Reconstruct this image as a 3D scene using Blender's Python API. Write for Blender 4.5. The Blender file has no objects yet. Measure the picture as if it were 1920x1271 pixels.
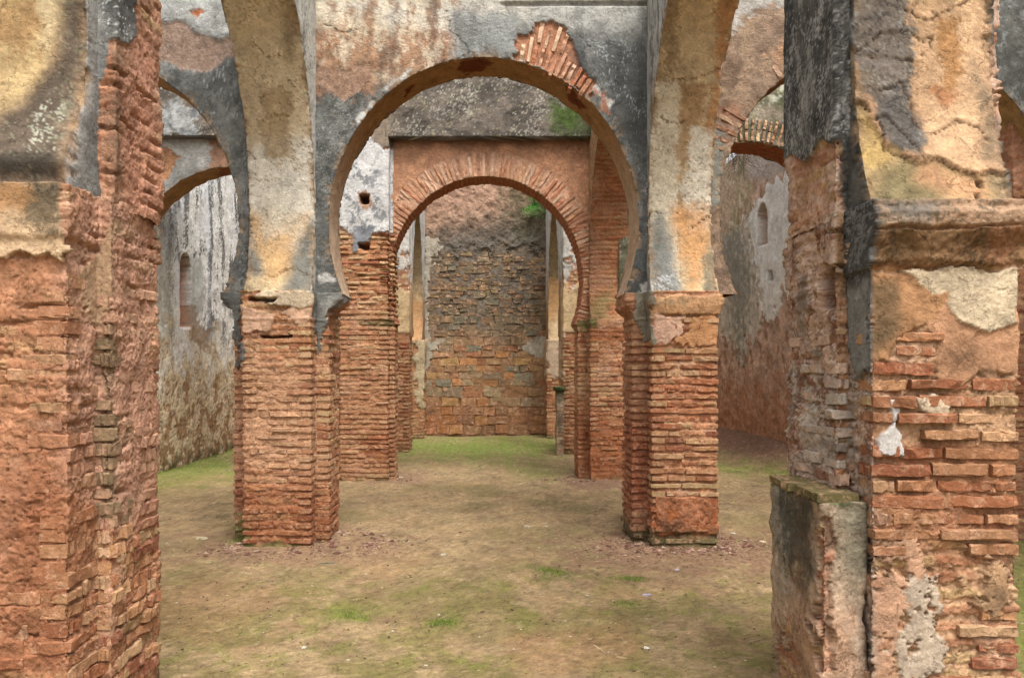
import bpy, math, numpy as np
from mathutils import Euler

# ------------------------------------------------------------------ camera, world, sun, exposure
FL, VX, VY, EYE = 1450.0, 907.0, 687.0, 1.6      # focal length and vanishing point measured on the 1920 px photograph
sc = bpy.context.scene
cam_d = bpy.data.cameras.new('camera'); cam = bpy.data.objects.new('camera', cam_d)
sc.collection.objects.link(cam); sc.camera = cam
cam.location = (0, 0, EYE); cam.rotation_euler = (math.radians(90), 0, 0)
cam_d.sensor_width = 36.0; cam_d.lens = 36.0 * FL / 1920.0
cam_d.shift_x = (960 - VX) / 1920.0; cam_d.shift_y = (VY - 635.5) / 1920.0
cam_d.clip_start = 0.05; cam_d.clip_end = 2000
world = bpy.data.worlds.new('World'); sc.world = world; world.use_nodes = True
wn = world.node_tree; wn.nodes.clear()
sky = wn.nodes.new('ShaderNodeTexSky'); sky.sky_type = 'NISHITA'; sky.sun_disc = False
SUN_EL, SUN_AZ = math.radians(62), math.radians(158)
sky.sun_elevation = SUN_EL; sky.sun_rotation = SUN_AZ
sky.air_density = 1.0; sky.dust_density = 6.0; sky.ozone_density = 1.0
hsv = wn.nodes.new('ShaderNodeHueSaturation'); hsv.inputs['Saturation'].default_value = 0.12
bg = wn.nodes.new('ShaderNodeBackground'); bg.inputs['Strength'].default_value = 0.15
wo = wn.nodes.new('ShaderNodeOutputWorld')
wn.links.new(sky.outputs[0], hsv.inputs['Color']); wn.links.new(hsv.outputs[0], bg.inputs['Color']); wn.links.new(bg.outputs[0], wo.inputs[0])
sun_d = bpy.data.lights.new('sun', 'SUN'); sun_d.energy = 1.35; sun_d.angle = math.radians(24); sun_d.color = (1.0, 0.96, 0.9)
sun = bpy.data.objects.new('sun', sun_d); sc.collection.objects.link(sun)
sun.rotation_euler = (math.pi/2 - SUN_EL, 0, math.radians(22))     # from behind the camera's right, high overcast glow
sc.view_settings.view_transform = 'Standard'; sc.view_settings.look = 'None'
sc.view_settings.gamma = 1.0; sc.view_settings.use_curve_mapping = False
sc.view_settings.exposure = 1.05
sc.cycles.max_bounces = 8; sc.cycles.diffuse_bounces = 4; sc.cycles.glossy_bounces = 2

# ------------------------------------------------------------------ noise fields
rng = np.random.default_rng(11)
NS = 1024
def spectral(beta, seed, lo=1.0, hi=1e9):
    r = np.random.default_rng(seed)
    k = np.hypot(np.fft.fftfreq(NS)[:, None], np.fft.rfftfreq(NS)[None, :]) * NS
    k[0, 0] = 1
    amp = k ** (-beta) * (k >= lo) * (k <= hi); amp[0, 0] = 0
    f = np.fft.irfft2(amp * np.exp(2j*np.pi*r.random(k.shape)), s=(NS, NS))
    return (f / f.std()).astype(np.float32)
def worley(seed, n=24):
    r = np.random.default_rng(seed)
    p = (np.stack(np.meshgrid(np.arange(n), np.arange(n)), -1) + r.random((n, n, 2)))
    g = np.linspace(0, n, NS, endpoint=False); X, Y = np.meshgrid(g, g); ix, iy = X.astype(int), Y.astype(int)
    f1 = np.full((NS, NS), 9.); f2 = f1.copy()
    for dy in (-1, 0, 1):
        for dx in (-1, 0, 1):
            q = p[(iy+dy) % n, (ix+dx) % n]
            qx = q[..., 0] + np.floor((ix+dx)/n)*n; qy = q[..., 1] + np.floor((iy+dy)/n)*n
            d = np.hypot(qx-X, qy-Y)
            f2 = np.minimum(f2, np.maximum(d, f1)); f1 = np.minimum(f1, d)
    return (f2-f1).astype(np.float32), f1.astype(np.float32)
FIELD = {'S': spectral(2.3, 1, 2), 'R': spectral(1.55, 2, 2), 'G': spectral(1.0, 3, 6), 'B': spectral(0.4, 4, 8, 60), 'M': spectral(1.8, 5, 2)}
FIELD['K'], FIELD['W'] = worley(6)
def samp(f, u, v):
    F = FIELD[f]; x = (u % 1.0)*NS; y = (v % 1.0)*NS
    x0 = x.astype(np.int32); y0 = y.astype(np.int32); fx = (x-x0).astype(np.float32); fy = (y-y0).astype(np.float32)
    x0 %= NS; y0 %= NS; x1 = (x0+1) % NS; y1 = (y0+1) % NS
    return (F[y0, x0]*(1-fx)+F[y0, x1]*fx)*(1-fy) + (F[y1, x0]*(1-fx)+F[y1, x1]*fx)*fy
def ss(a, b, x):
    t = np.clip((x-a)/(b-a), 0, 1); return t*t*(3-2*t)
def lin(c, k=0.82):
    if isinstance(c, str): c = tuple(int(c[i:i+2], 16) for i in (0, 2, 4))
    a = np.array(c, float)/255; a = np.where(a <= .04045, a/12.92, ((a+.055)/1.055)**2.4)
    l = a@np.array([.25, .6, .15])
    return ((l+(a-l)*.94) * k).astype(np.float32)
def sdf(x, y, pts):
    pts = np.array(pts, float); d = np.full(x.shape, 1e9); ins = np.zeros(x.shape, bool)
    for i in range(len(pts)):
        ax, ay = pts[i]; bx, by = pts[(i+1) % len(pts)]
        ex, ey = bx-ax, by-ay; L = ex*ex+ey*ey+1e-9
        t = np.clip(((x-ax)*ex+(y-ay)*ey)/L, 0, 1)
        d = np.minimum(d, (x-ax-t*ex)**2+(y-ay-t*ey)**2)
        c = (ay > y) != (by > y)
        ins ^= c & (x < ex*(y-ay)/(ey if ey else 1e-9)+ax)
    d = np.sqrt(d); return np.where(ins, d, -d)

class Can:
    """Weathering of one surface: colour, relief and render coat over points P (n,3), surface metres u,v.
    x, y are each point's position as measured on the photograph, used as map coordinates of the stains."""
    def __init__(s, P, u, v, reg=None, seed=0, bcol=None):
        s.P = P; s.u = u.astype(np.float32); s.v = v.astype(np.float32)
        Y = np.maximum(P[:, 1], .4)
        s.x = VX+P[:, 0]*FL/Y; s.y = VY-(P[:, 2]-EYE)*FL/Y
        s.pm = FL/Y                                    # photo pixels per metre
        s.reg = reg if reg is not None else np.zeros(len(P), int)
        s.h = np.zeros(len(P), np.float32); s.col = np.zeros((len(P), 3), np.float32)
        s.pl = np.zeros(len(P), np.float32); s.k = 0; s.seed = seed; s.isb = bcol is not None
        if s.isb: s.col[:] = bcol
    def n(s, f='R', tile=2., su=1., sv=1.):
        s.k += 1; o = ((s.seed*0.37+s.k*0.6180339) % 1.0, (s.seed*0.53+s.k*0.4142135) % 1.0)
        return samp(f, s.u*su/tile+o[0], s.v*sv/tile+o[1])
    def poly(s, pts, soft=4, rough=7, tile=1.4, f='R', reg=None):
        if soft >= 8: soft, rough = soft*1.7, rough*.75
        m = np.zeros(len(s.x), np.float32); a = np.array(pts, float); mg = soft+3*rough+2
        i = (s.x > a[:, 0].min()-mg) & (s.x < a[:, 0].max()+mg) & (s.y > a[:, 1].min()-mg) & (s.y < a[:, 1].max()+mg)
        if reg is not None: i &= np.isin(s.reg, reg)
        nz = .55*s.n('S', tile*.6)+.4*s.n(f, tile*.5)+.4*s.n('G', .45)*(soft > 3)+.12*s.n('R', .25)
        if i.any(): m[i] = ss(-soft, soft, sdf(s.x[i], s.y[i], pts)+rough*nz[i])
        return m
    def ell(s, cx, cy, rx, ry, soft=.4, rough=.25, tile=1.0, reg=None):
        d = 1-np.hypot((s.x-cx)/rx, (s.y-cy)/ry)+rough*(s.n('R', tile)+.4*s.n('G', .4))
        m = ss(-soft, soft, d).astype(np.float32)
        return m if reg is None else m*np.isin(s.reg, reg)
    def mix(s, m, c, var=.12, tile=.7, amt=1.):
        c = lin(c); t = 1+var*s.n('R', tile)[:, None] if var else 1.
        a = (m*amt)[:, None] if not np.isscalar(m) else m*amt
        s.col += (c*t-s.col)*a
    def mul(s, m, k):
        s.col *= (1+(k-1)*m)[:, None]
    # --- materials
    def flake(s, m=1., a=.006):
        f = ss(-.05, .05, s.n('R', 2.4))*.5+ss(.45, .55, s.n('R', 1.6))*.3-ss(.9, 1.0, s.n('R', 1.0))*.5+ss(.2, .3, s.n('R', 1.5, 1, 1.8))*.35-.4
        s.h += a*f*m
    def masonry(s, pitch=.066, c1='c28a66', c2='a8623f', mort='b98c6c', depth=.02, worn=.5, yel=.25, soft=.72, flush=0.):
        depth *= soft; c1, c2, mort = [tuple(np.array([int(q[i:i+2], 16) for i in (0, 2, 4)])*.84+np.array([214, 176, 128])*.16) for q in (c1, c2, mort)]
        w = s.n('R', 3.2); w2 = s.n('S', 1.1)
        z = s.v+.005*s.n('S', 2.5)+.002*s.n('R', .5)
        c = z/pitch; row = np.floor(c); fr = c-row
        off = (np.sin(row*12.9898)*43758.5453) % 1.0
        ln = s.u/.27+off*3+.06*w2; cell = np.floor(ln); fu = ln-cell
        hs = (np.sin(row*7.13+cell*3.77+s.seed)*43758.5453) % 1.0
        r = ss(.06, .15, fr)*(1-ss(.62, .70, fr))*ss(.0, .04, fu)*(1-ss(.96, 1., fu))
        vis = ss(-.9, .5, w+(hs-.5)*2.0+.3)
        br = r*(1-worn*(1-vis))
        s.h += (-depth + depth*.5*br*(.55+.6*hs))*(1-.8*flush) + .003*w2 + .0018*s.n('R', .8) + .0010*s.n('G', .22)
        s.flake(a=.008)
        if flush:
            lo2 = s.u/.33+off*5; h2 = (np.sin(row*3.7+np.floor(lo2)*9.1+s.seed)*43758.5453) % 1.0; f2 = lo2-np.floor(lo2)
            e = .04+.10*s.n('R', .5); sl = ss(.66+e*.3, .74+e*.3, fr)*(1-ss(.92+e*.2, .99, fr))*ss(.05+e, .14+e, f2)*(1-ss(.8-e, .9-e, f2))*(h2 > .45)*ss(-.6, .4, w2+w)
            s.h -= .017*sl*flush
        pit = ss(1.6, 2.2, s.n('B', 1.1)+.5*s.n('R', 1.)); s.h -= pit*.009
        if not s.isb:
            s.col[:] = lin(mort)*(1+.16*s.n('R', 1.1))[:, None]
            bc = lin(c1)*(1-hs)[:, None]+lin(c2)*hs[:, None]
            ym = ((hs*7.7) % 1.0 < yel)[:, None]; bc = np.where(ym, lin('c2a070')*.95, bc)
            s.col += (bc-s.col)*(br*.8)[:, None]
            s.col *= (1+.10*s.n('G', .5))[:, None]
            s.mix(ss(.3, 1.6, s.n('R', 2.2)), 'cba284', .1, .5, .55)
            s.mix(ss(.6, 1.7, s.n('R', 2.7)), '9c6244', .1, .5, .45)
    def stucco(s, c, var=.10, amp=.004):
        s.h += amp*.8*s.n('S', 1.6)+amp*.3*s.n('R', .8)+.0006*s.n('G', .2); s.flake(a=.0022)
        s.col[:] = lin(c)*(1+var*s.n('R', 1.5)+.08*s.n('G', .5))[:, None]
        a = ss(.25, .5, s.n('R', .9)+.3*s.n('G', .3))*.16-ss(.4, .7, s.n('R', .6)+.3*s.n('G', .3))*.14; s.col *= (1+a)[:, None]
    def coat(s, m, c, th=.014, var=.1, bump=.0035):
        """render coat of thickness th where m is near 1"""
        m = ss(.35, .65, m).astype(np.float32) if m.ndim else m
        tgt = th+bump*s.n('S', 1.3)+bump*.5*s.n('R', .6)
        s.h += (tgt-s.h)*m
        s.mix(m, c, var, 1.0); s.pl = np.maximum(s.pl, m)
        return m
    def bare(s, m):
        """render fallen off here: shows what base() painted (call before coat with 1-m)"""
        return 1-m
    def streaks(s, m, c, w=.12, lo=.0, hi=1.2, amt=.9, ln=5.):
        t = ss(lo, hi, .85*s.n('R', w*14, 1., 1./ln)+.45*s.n('R', w*5, 1., .5)+.35*s.n('G', .4))
        s.mix(m*t, c, .08, .4, amt)
    def speck(s, m, c, tile=.9, thr=1.3, wd=.5, amt=.9, f='B'):
        s.mix(m*ss(thr, thr+wd*.6, .85*s.n(f, tile)+.35*s.n('G', tile*.5)+.75*s.n('R', tile*1.7)), c, .05, .3, amt)
    def cracks(s, m, tile=2.5, wd=.035, dp=.004, dark='5a4636'):
        du = .02*s.n('R', 1.1); s.k += 1
        kk = samp('K', s.u/tile+du+.31*s.seed, s.v/tile+.02*s.n('R', .9)+.17*s.seed)
        c = (1-ss(0, wd, kk))*m*ss(.2, .9, s.n('S', 1.9))
        s.h -= c*dp; s.mix(c, dark, 0, 1, .65)
    def line(s, pts, w=1.1, dp=.006, c='4a382a', rough=3.5, lip=.004, reg=None):
        """a crack or torn edge along a polyline; the coat above it stands a little proud"""
        a = np.array(pts, float); i = (s.x > a[:, 0].min()-14) & (s.x < a[:, 0].max()+14) & (s.y > a[:, 1].min()-14) & (s.y < a[:, 1].max()+14)
        if reg is not None: i &= np.isin(s.reg, reg)
        if not i.any(): return
        rough *= .8; x = s.x[i]+rough*(.8*s.n('R', 1.2)+.2*s.n('G', .4))[i]; y = s.y[i]+rough*(.8*s.n('R', 1.2)+.2*s.n('G', .4))[i]; d = np.full(x.shape, 1e9); sd = np.zeros(x.shape)
        for k in range(len(a)-1):
            ex, ey = a[k+1]-a[k]; L = ex*ex+ey*ey; t = np.clip(((x-a[k, 0])*ex+(y-a[k, 1])*ey)/L, 0, 1)
            dd = np.hypot(x-a[k, 0]-t*ex, y-a[k, 1]-t*ey); up = np.sign(ex*(y-a[k, 1])-ey*(x-a[k, 0])); sd = np.where(dd < d, up, sd); d = np.minimum(d, dd)
        m = np.zeros(len(s.x), np.float32); m[i] = 1-ss(w*.5, w*1.6, d); q = np.zeros(len(s.x), np.float32); q[i] = np.exp(-d/10)*(sd < 0)
        s.h += lip*q-dp*m; s.mix(m, c, 0, 1, .75)
    def hole(s, pts, dp=.12, c='4a2f20', rough=2.):
        m = s.poly(pts, 2.0, rough, .5); s.h += (-dp-s.h)*m; s.mix(m, c, .2, .3, .85); s.pl *= 1-m
        return m

# ------------------------------------------------------------------ materials
def shader_masonry(name, attr=True, bump=.5, fine=90., sat=1.0, rough=.93, amp=.2, lowb=.3, stepb=.55):
    m = bpy.data.materials.new(name); m.use_nodes = True; nt = m.node_tree; N = nt.nodes; L = nt.links; N.clear()
    out = N.new('ShaderNodeOutputMaterial'); b = N.new('ShaderNodeBsdfPrincipled'); L.new(b.outputs[0], out.inputs[0])
    b.inputs['Roughness'].default_value = rough; b.inputs['Specular IOR Level'].default_value = .22
    tc = N.new('ShaderNodeTexCoord'); geo = N.new('ShaderNodeNewGeometry')
    pos = geo.outputs['Position']
    n1 = N.new('ShaderNodeTexNoise'); n1.inputs['Scale'].default_value = fine; n1.inputs['Detail'].default_value = 4; n1.inputs['Roughness'].default_value = .78
    n2 = N.new('ShaderNodeTexNoise'); n2.inputs['Scale'].default_value = fine*.22; n2.inputs['Detail'].default_value = 3; n2.inputs['Roughness'].default_value = .65
    n3 = N.new('ShaderNodeTexVoronoi'); n3.inputs['Scale'].default_value = fine*.55
    for n in (n1, n2, n3): L.new(pos, n.inputs['Vector'])
    if attr:
        a = N.new('ShaderNodeAttribute'); a.attribute_name = 'col'; base = a.outputs['Color']
    else:
        a = N.new('ShaderNodeObjectInfo'); base = a.outputs['Color']
        mm = N.new('ShaderNodeMapRange'); mm.inputs[1].default_value = .5; mm.inputs[2].default_value = .66
        L.new(n2.outputs[0], mm.inputs[0])
        mx = N.new('ShaderNodeMix'); mx.data_type = 'RGBA'; L.new(mm.outputs[0], mx.inputs[0]); L.new(base, mx.inputs[6])
        hv = N.new('ShaderNodeMix'); hv.data_type = 'RGBA'; hv.blend_type = 'MIX'; hv.inputs[0].default_value = .65
        L.new(base, hv.inputs[6]); hv.inputs[7].default_value = (*lin('c79b7b'), 1)
        L.new(hv.outputs[2], mx.inputs[7]); base = mx.outputs[2]
    v = N.new('ShaderNodeMapRange'); v.inputs[1].default_value = .25; v.inputs[2].default_value = .75; v.inputs[3].default_value = 1-amp; v.inputs[4].default_value = 1+amp
    L.new(n1.outputs[0], v.inputs[0])
    n4 = N.new('ShaderNodeTexNoise'); n4.inputs['Scale'].default_value = fine*.33; n4.inputs['Detail'].default_value = 5; n4.inputs['Roughness'].default_value = .68
    L.new(pos, n4.inputs['Vector'])
    def mr(src, a, b, c, d):
        m_ = N.new('ShaderNodeMapRange'); m_.interpolation_type = 'SMOOTHSTEP'
        for i_, v_ in enumerate((a, b, c, d)): m_.inputs[i_+1].default_value = v_
        L.new(src, m_.inputs[0]); return m_.outputs[0]
    def mth(op, a, b):
        m_ = N.new('ShaderNodeMath'); m_.operation = op
        for i_, v_ in enumerate((a, b)):
            if isinstance(v_, (int, float)): m_.inputs[i_].default_value = v_
            else: L.new(v_, m_.inputs[i_])
        return m_.outputs[0]
    wv = N.new('ShaderNodeVectorMath'); wv.operation = 'MULTIPLY_ADD'; L.new(n4.outputs[1], wv.inputs[0]); wv.inputs[1].default_value = (.09, .09, .09); L.new(pos, wv.inputs[2])
    vc = N.new('ShaderNodeTexVoronoi'); vc.feature = 'DISTANCE_TO_EDGE'; vc.inputs['Scale'].default_value = fine*.075; L.new(wv.outputs[0], vc.inputs['Vector'])
    gate = mr(n2.outputs[0], .48, .56, 0, 1)
    crack = mth('MULTIPLY', mr(vc.outputs['Distance'], 0, .035, 1, 0), gate)
    steps = mth('ADD', mr(n4.outputs[0], .44, .475, 0, .5), mr(n4.outputs[0], .555, .58, 0, .5))
    pits = mth('MULTIPLY', mr(n3.outputs[0], .12, .24, 1, 0), mr(n4.outputs[0], .5, .56, 0, 1))
    relief = mth('SUBTRACT', mth('SUBTRACT', steps, mth('MULTIPLY', crack, 1.3)), pits)
    v2 = N.new('ShaderNodeMapRange'); v2.inputs[1].default_value = .3; v2.inputs[2].default_value = .7; v2.inputs[3].default_value = .86; v2.inputs[4].default_value = 1.14
    L.new(n2.outputs[0], v2.inputs[0])
    mu = N.new('ShaderNodeMath'); mu.operation = 'MULTIPLY'; L.new(v.outputs[0], mu.inputs[0]); L.new(v2.outputs[0], mu.inputs[1])
    tone = mth('MULTIPLY', mu.outputs[0], mth('MULTIPLY_ADD' if 0 else 'ADD', mth('MULTIPLY', steps, .16), .92)); tone = mth('MULTIPLY', tone, mth('SUBTRACT', 1.0, mth('MULTIPLY', crack, .35)))
    vm = N.new('ShaderNodeVectorMath'); vm.operation = 'SCALE'; L.new(base, vm.inputs[0]); L.new(tone, vm.inputs['Scale'])
    L.new(vm.outputs[0], b.inputs['Base Color'])
    ad = N.new('ShaderNodeMath'); ad.operation = 'MULTIPLY_ADD'; L.new(n2.outputs[0], ad.inputs[0]); ad.inputs[1].default_value = lowb; L.new(n1.outputs[0], ad.inputs[2])
    a2 = N.new('ShaderNodeMath'); a2.operation = 'MULTIPLY_ADD'; L.new(n3.outputs[0], a2.inputs[0]); a2.inputs[1].default_value = .5; L.new(ad.outputs[0], a2.inputs[2])
    bp = N.new('ShaderNodeBump'); bp.inputs['Strength'].default_value = bump; bp.inputs['Distance'].default_value = .012
    L.new(mth('ADD', mth('MULTIPLY', a2.outputs[0], .8), mth('MULTIPLY', relief, stepb)), bp.inputs['Height']); L.new(bp.outputs[0], b.inputs['Normal'])
    return m
M_WALL = shader_masonry('weathered_masonry', True, .62, 80, amp=.24)
M_BRICK = shader_masonry('old_brick', False, .65, 95, lowb=.12)
M_STONE = shader_masonry('rubble_stone', False, .8, 40, lowb=.6)
M_SOIL = shader_masonry('packed_earth', True, .7, 62, amp=.42, stepb=.3)
def plain(name, c, rough=.7, trans=0):
    m = bpy.data.materials.new(name); m.use_nodes = True; b = m.node_tree.nodes['Principled BSDF']
    n = m.node_tree.nodes.new('ShaderNodeTexNoise'); n.inputs['Scale'].default_value = 14
    r = m.node_tree.nodes.new('ShaderNodeValToRGB'); c = lin(c, 1)
    r.color_ramp.elements[0].color = (*(c*.55), 1); r.color_ramp.elements[1].color = (*(c*1.45), 1)
    r.color_ramp.elements[0].position = .3; r.color_ramp.elements[1].position = .7
    m.node_tree.links.new(n.outputs[0], r.inputs[0]); m.node_tree.links.new(r.outputs[0], b.inputs['Base Color'])
    b.inputs['Roughness'].default_value = rough; b.inputs['Specular IOR Level'].default_value = .3
    return m
M_LEAF = plain('leaf_green', '447a26'); M_TWIG = plain('dry_twig', '5d5146', .9)

# ------------------------------------------------------------------ object helpers
def thing(name, label, cat, loc, group=None):
    o = bpy.data.objects.new(name, None); sc.collection.objects.link(o); o.location = loc; o.empty_display_size = .2
    o['label'] = label; o['category'] = cat
    if group: o['group'] = group
    return o
def link(name, me, parent=None, loc=(0, 0, 0)):
    o = bpy.data.objects.new(name, me); sc.collection.objects.link(o); o.location = loc
    if parent is not None: o.parent = parent
    return o
def mesh_from(name, V, Q, col, mat, ngons=(), smooth=True):
    """V (n,3), Q (m,4) quads, ngons list of index lists"""
    me = bpy.data.meshes.new(name)
    V = np.ascontiguousarray(V, np.float32); Q = np.asarray(Q, np.int32)
    loops = [Q.ravel()]+[np.array(g, np.int32) for g in ngons]; nl = sum(len(l) for l in loops)
    me.vertices.add(len(V)); me.vertices.foreach_set('co', V.ravel())
    me.loops.add(nl); me.loops.foreach_set('vertex_index', np.concatenate(loops))
    me.polygons.add(len(Q)+len(ngons))
    st = list(range(0, len(Q)*Q.shape[1], Q.shape[1])) if len(Q) else []
    s = len(Q)*Q.shape[1]
    for g in ngons: st.append(s); s += len(g)
    me.polygons.foreach_set('loop_start', np.array(st, np.int32))
    me.polygons.foreach_set('use_smooth', np.full(len(st), smooth, bool))
    me.update(calc_edges=True)
    if col is not None:
        a = me.color_attributes.new('col', 'FLOAT_COLOR', 'POINT')
        c4 = np.ones((len(V), 4), np.float32); c4[:, :3] = np.clip(col, .004, .92); a.data.foreach_set('color', c4.ravel())
    me.materials.append(mat)
    return me
def gridq(nu, nv, cu=False, cv=False):
    i = np.arange(nv if cv else nv-1)[:, None]; j = np.arange(nu if cu else nu-1)[None, :]
    i2 = (i+1) % nv; j2 = (j+1) % nu
    return np.stack([i*nu+j, i*nu+j2, i2*nu+j2, i2*nu+j], -1).reshape(-1, 4)

def outline(pts, res_fn):
    """closed axis-aligned outline, CCW. returns P(n,2), sx, sy, u"""
    P, SX, SY, U = [], [], [], []; n = len(pts); u = 0
    nr = []
    for i in range(n):
        a = np.array(pts[i], float); b = np.array(pts[(i+1) % n], float); t = (b-a)/np.linalg.norm(b-a); nr.append((t[1], -t[0]))
    for i in range(n):
        a = np.array(pts[i], float); b = np.array(pts[(i+1) % n], float); L = np.linalg.norm(b-a)
        k = max(1, int(round(L/res_fn(a, b, nr[i]))))
        for j in range(k):
            P.append(a+(b-a)*j/k); U.append(u+L*j/k)
            if j == 0: SX.append(nr[i][0]+nr[i-1][0]); SY.append(nr[i][1]+nr[i-1][1])
            else: SX.append(nr[i][0]); SY.append(nr[i][1])
        u += L
    return np.array(P), np.clip(SX, -1, 1), np.clip(SY, -1, 1), np.array(U)
def cross(main, pil):
    xa, xb, da, db = main
    if pil is None: return [(xa, da), (xb, da), (xb, db), (xa, db)]
    xl, xr, dl, dr = pil; p = [(xa, da), (xb, da)]
    if xr > xb: p += [(xb, dl), (xr, dl), (xr, dr), (xb, dr)]
    p += [(xb, db), (xa, db)]
    if xl < xa: p += [(xa, dr), (xl, dr), (xl, dl), (xa, dl)]
    return p
def shaft(name, parent, pts, z0, z1, res, paint, prof=None, seed=0, cap=True, capb=False, zres=None, spread=None):
    zres = zres or res
    xs = [p[0] for p in pts]; side = 1 if np.mean(xs) < 0 else -1
    def rf(a, b, n): return res if (n[1] < -.5 or n[0]*side > .5) else max(res*6, .05)
    P2, sx, sy, U = outline(pts, rf); nu = len(P2); nv = int((z1-z0)/zres)+2
    z = np.linspace(z0, z1, nv); Zg, I = np.meshgrid(z, np.arange(nu), indexing='ij')
    P = np.stack([P2[I.ravel(), 0], P2[I.ravel(), 1], Zg.ravel()], -1)
    c = Can(P, U[I.ravel()], Zg.ravel(), seed=seed)
    c.sx = sx[I.ravel()]; c.sy = sy[I.ravel()]
    paint(c)
    ox = oy = 0
    if prof: ox, oy = prof(c)
    if spread is not None and not np.isscalar(oy):
        t = np.clip(1-(P[:, 1]-spread)/.16, 0, 1); P[:, 1] -= np.where((np.abs(c.sx) > .5) & (c.sy == 0), t*oy, 0)
    P[:, 0] += c.sx*(c.h+ox); P[:, 1] += c.sy*(c.h+oy); P[:, 2] += .003*c.n('R', .5)
    V = P-np.array(parent.location)
    ng = []
    if cap: ng.append(list(range((nv-1)*nu, nv*nu)))
    if capb: ng.append(list(range(nu))[::-1])
    return link(name, mesh_from(name, V, gridq(nu, nv, cu=True), c.col, M_WALL, ng), parent)

def horseshoe(cx, w, ws, zs, zc, zt, n, half=0, ex=1.0):
    """contour from left spring over the crown to the right spring (half=1: right half only)"""
    th = np.linspace(0, math.pi/2, n); up = np.stack([w*np.cos(th)**ex, zc+(zt-zc)*np.sin(th)], -1)
    z = np.linspace(zs, zc, max(6, n//3))[:-1]; lo = np.stack([w-(w-ws)*((zc-z)/(zc-zs))**2, z], -1)
    R = np.concatenate([lo, up])                      # right spring -> crown
    if half: C = R[::-1]
    else:
        L = R*[-1, 1]; C = np.concatenate([L, R[::-1][1:]])
    C = C+[cx, 0]
    s = np.r_[0, np.cumsum(np.hypot(*np.diff(C, axis=0).T))]; k = int(s[-1]/RES[0])+2
    t = np.linspace(0, s[-1], k); return np.stack([np.interp(t, s, C[:, 0]), np.interp(t, s, C[:, 1])], -1), t
RES = [.012]
def arch_wall(name, parent, ctr, a0, a1, zb, zt, b0, b1, axis, paint, cen, nt=90, ntb=14, fine='A', seed=0, skew=None, nb=None):
    C, S = ctr; n = len(C)
    tg = np.gradient(C, axis=0); tg /= np.linalg.norm(tg, axis=1)[:, None]; inn = np.stack([tg[:, 1], -tg[:, 0]], -1)  # towards opening
    D = C-np.array(cen); 
    with np.errstate(divide='ignore', invalid='ignore'):
        ra = np.where(D[:, 0] > 0, (a1-cen[0])/D[:, 0], (a0-cen[0])/D[:, 0]); rz = np.where(D[:, 1] > 0, (zt-cen[1])/D[:, 1], 1e9)
    r = np.minimum(np.where(np.isfinite(ra), ra, 1e9), rz); O = np.array(cen)+D*r[:, None]; O[:, 1] = np.maximum(O[:, 1], zb)
    nA, nB = (nt, ntb) if fine == 'A' else (ntb, nt)
    nb = nb or max(4, int(abs(b1-b0)/RES[0]))
    rows = []   # each: (a,z,b, na_a,na_z,nb, reg, v)
    tt = np.linspace(0, 1, nA)**1.0
    for k, t in enumerate(tt):
        p = O+(C-O)*t; e = (k == nA-1)
        rows.append((p, b0, inn*(1 if e else 0), -1., 0, None))
    for k in range(1, nb): rows.append((C, b0+(b1-b0)*k/nb, inn, 0., 1, (b1-b0)*k/nb))
    for k, t in enumerate(np.linspace(1, 0, nB)):
        rows.append((O+(C-O)*t, b1, inn*(1 if k == 0 else 0), 1., 2, None))
    A = np.concatenate([r[0][:, 0] for r in rows]); Z = np.concatenate([r[0][:, 1] for r in rows])
    B = np.concatenate([np.full(n, r[1]) for r in rows]); NA = np.concatenate([r[2] for r in rows]); NB = np.concatenate([np.full(n, r[3]) for r in rows])
    reg = np.concatenate([np.full(n, r[4]) for r in rows])
    u = np.where(reg == 1, B-b0, A); v = np.where(reg == 1, np.tile(S, len(rows)), Z)
    if skew is not None: B = B+skew(A)
    P = np.stack([A, B, Z], -1) if axis == 'x' else np.stack([B, A, Z], -1)
    c = Can(P, u, v, reg, seed=seed); c.a = A; c.s = np.tile(S, len(rows)); paint(c)
    dl = np.hypot(*(C-O).T); ed = []
    for r_ in rows:
        if r_[4] == 1: ed.append(np.full(n, min(r_[5], abs(b1-b0)-r_[5])))
        else: ed.append(np.hypot(*(C-r_[0]).T))
    ed = np.concatenate(ed); ch = np.exp(-(ed/.03)**2)*ss(.15, .45, samp('R', c.s/.9+seed*.1, u*.4+v*.15))+.8*np.exp(-(ed/.06)**2)*ss(.9, 1.15, samp('R', c.s/1.3+seed*.3, u*.3))
    c.h -= .009*ch; c.mix(ch.astype(np.float32), 'a88a68', .15, .3, .7)
    if axis == 'x': V = P+np.stack([NA[:, 0]*c.h, NB*c.h, NA[:, 1]*c.h], -1)
    else: V = P+np.stack([NB*c.h, NA[:, 0]*c.h, NA[:, 1]*c.h], -1)
    return link(name, mesh_from(name, V-np.array(parent.location), gridq(n, len(rows), cv=True), c.col, M_WALL), parent)

def panel(name, parent, O, U, Vv, lu, lv, nrm, nu, nv, paint, seed=0, kind=None):
    uu, vv = np.meshgrid(np.linspace(0, lu, nu), np.linspace(0, lv, nv)); uu = uu.ravel(); vv = vv.ravel()
    P = np.array(O)+np.outer(uu, U)+np.outer(vv, Vv)
    c = Can(P, uu, vv, seed=seed); paint(c); V = P+np.outer(c.h, nrm)
    return link(name, mesh_from(name, V-np.array(parent.location), gridq(nu, nv), c.col, M_WALL), parent)

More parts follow.
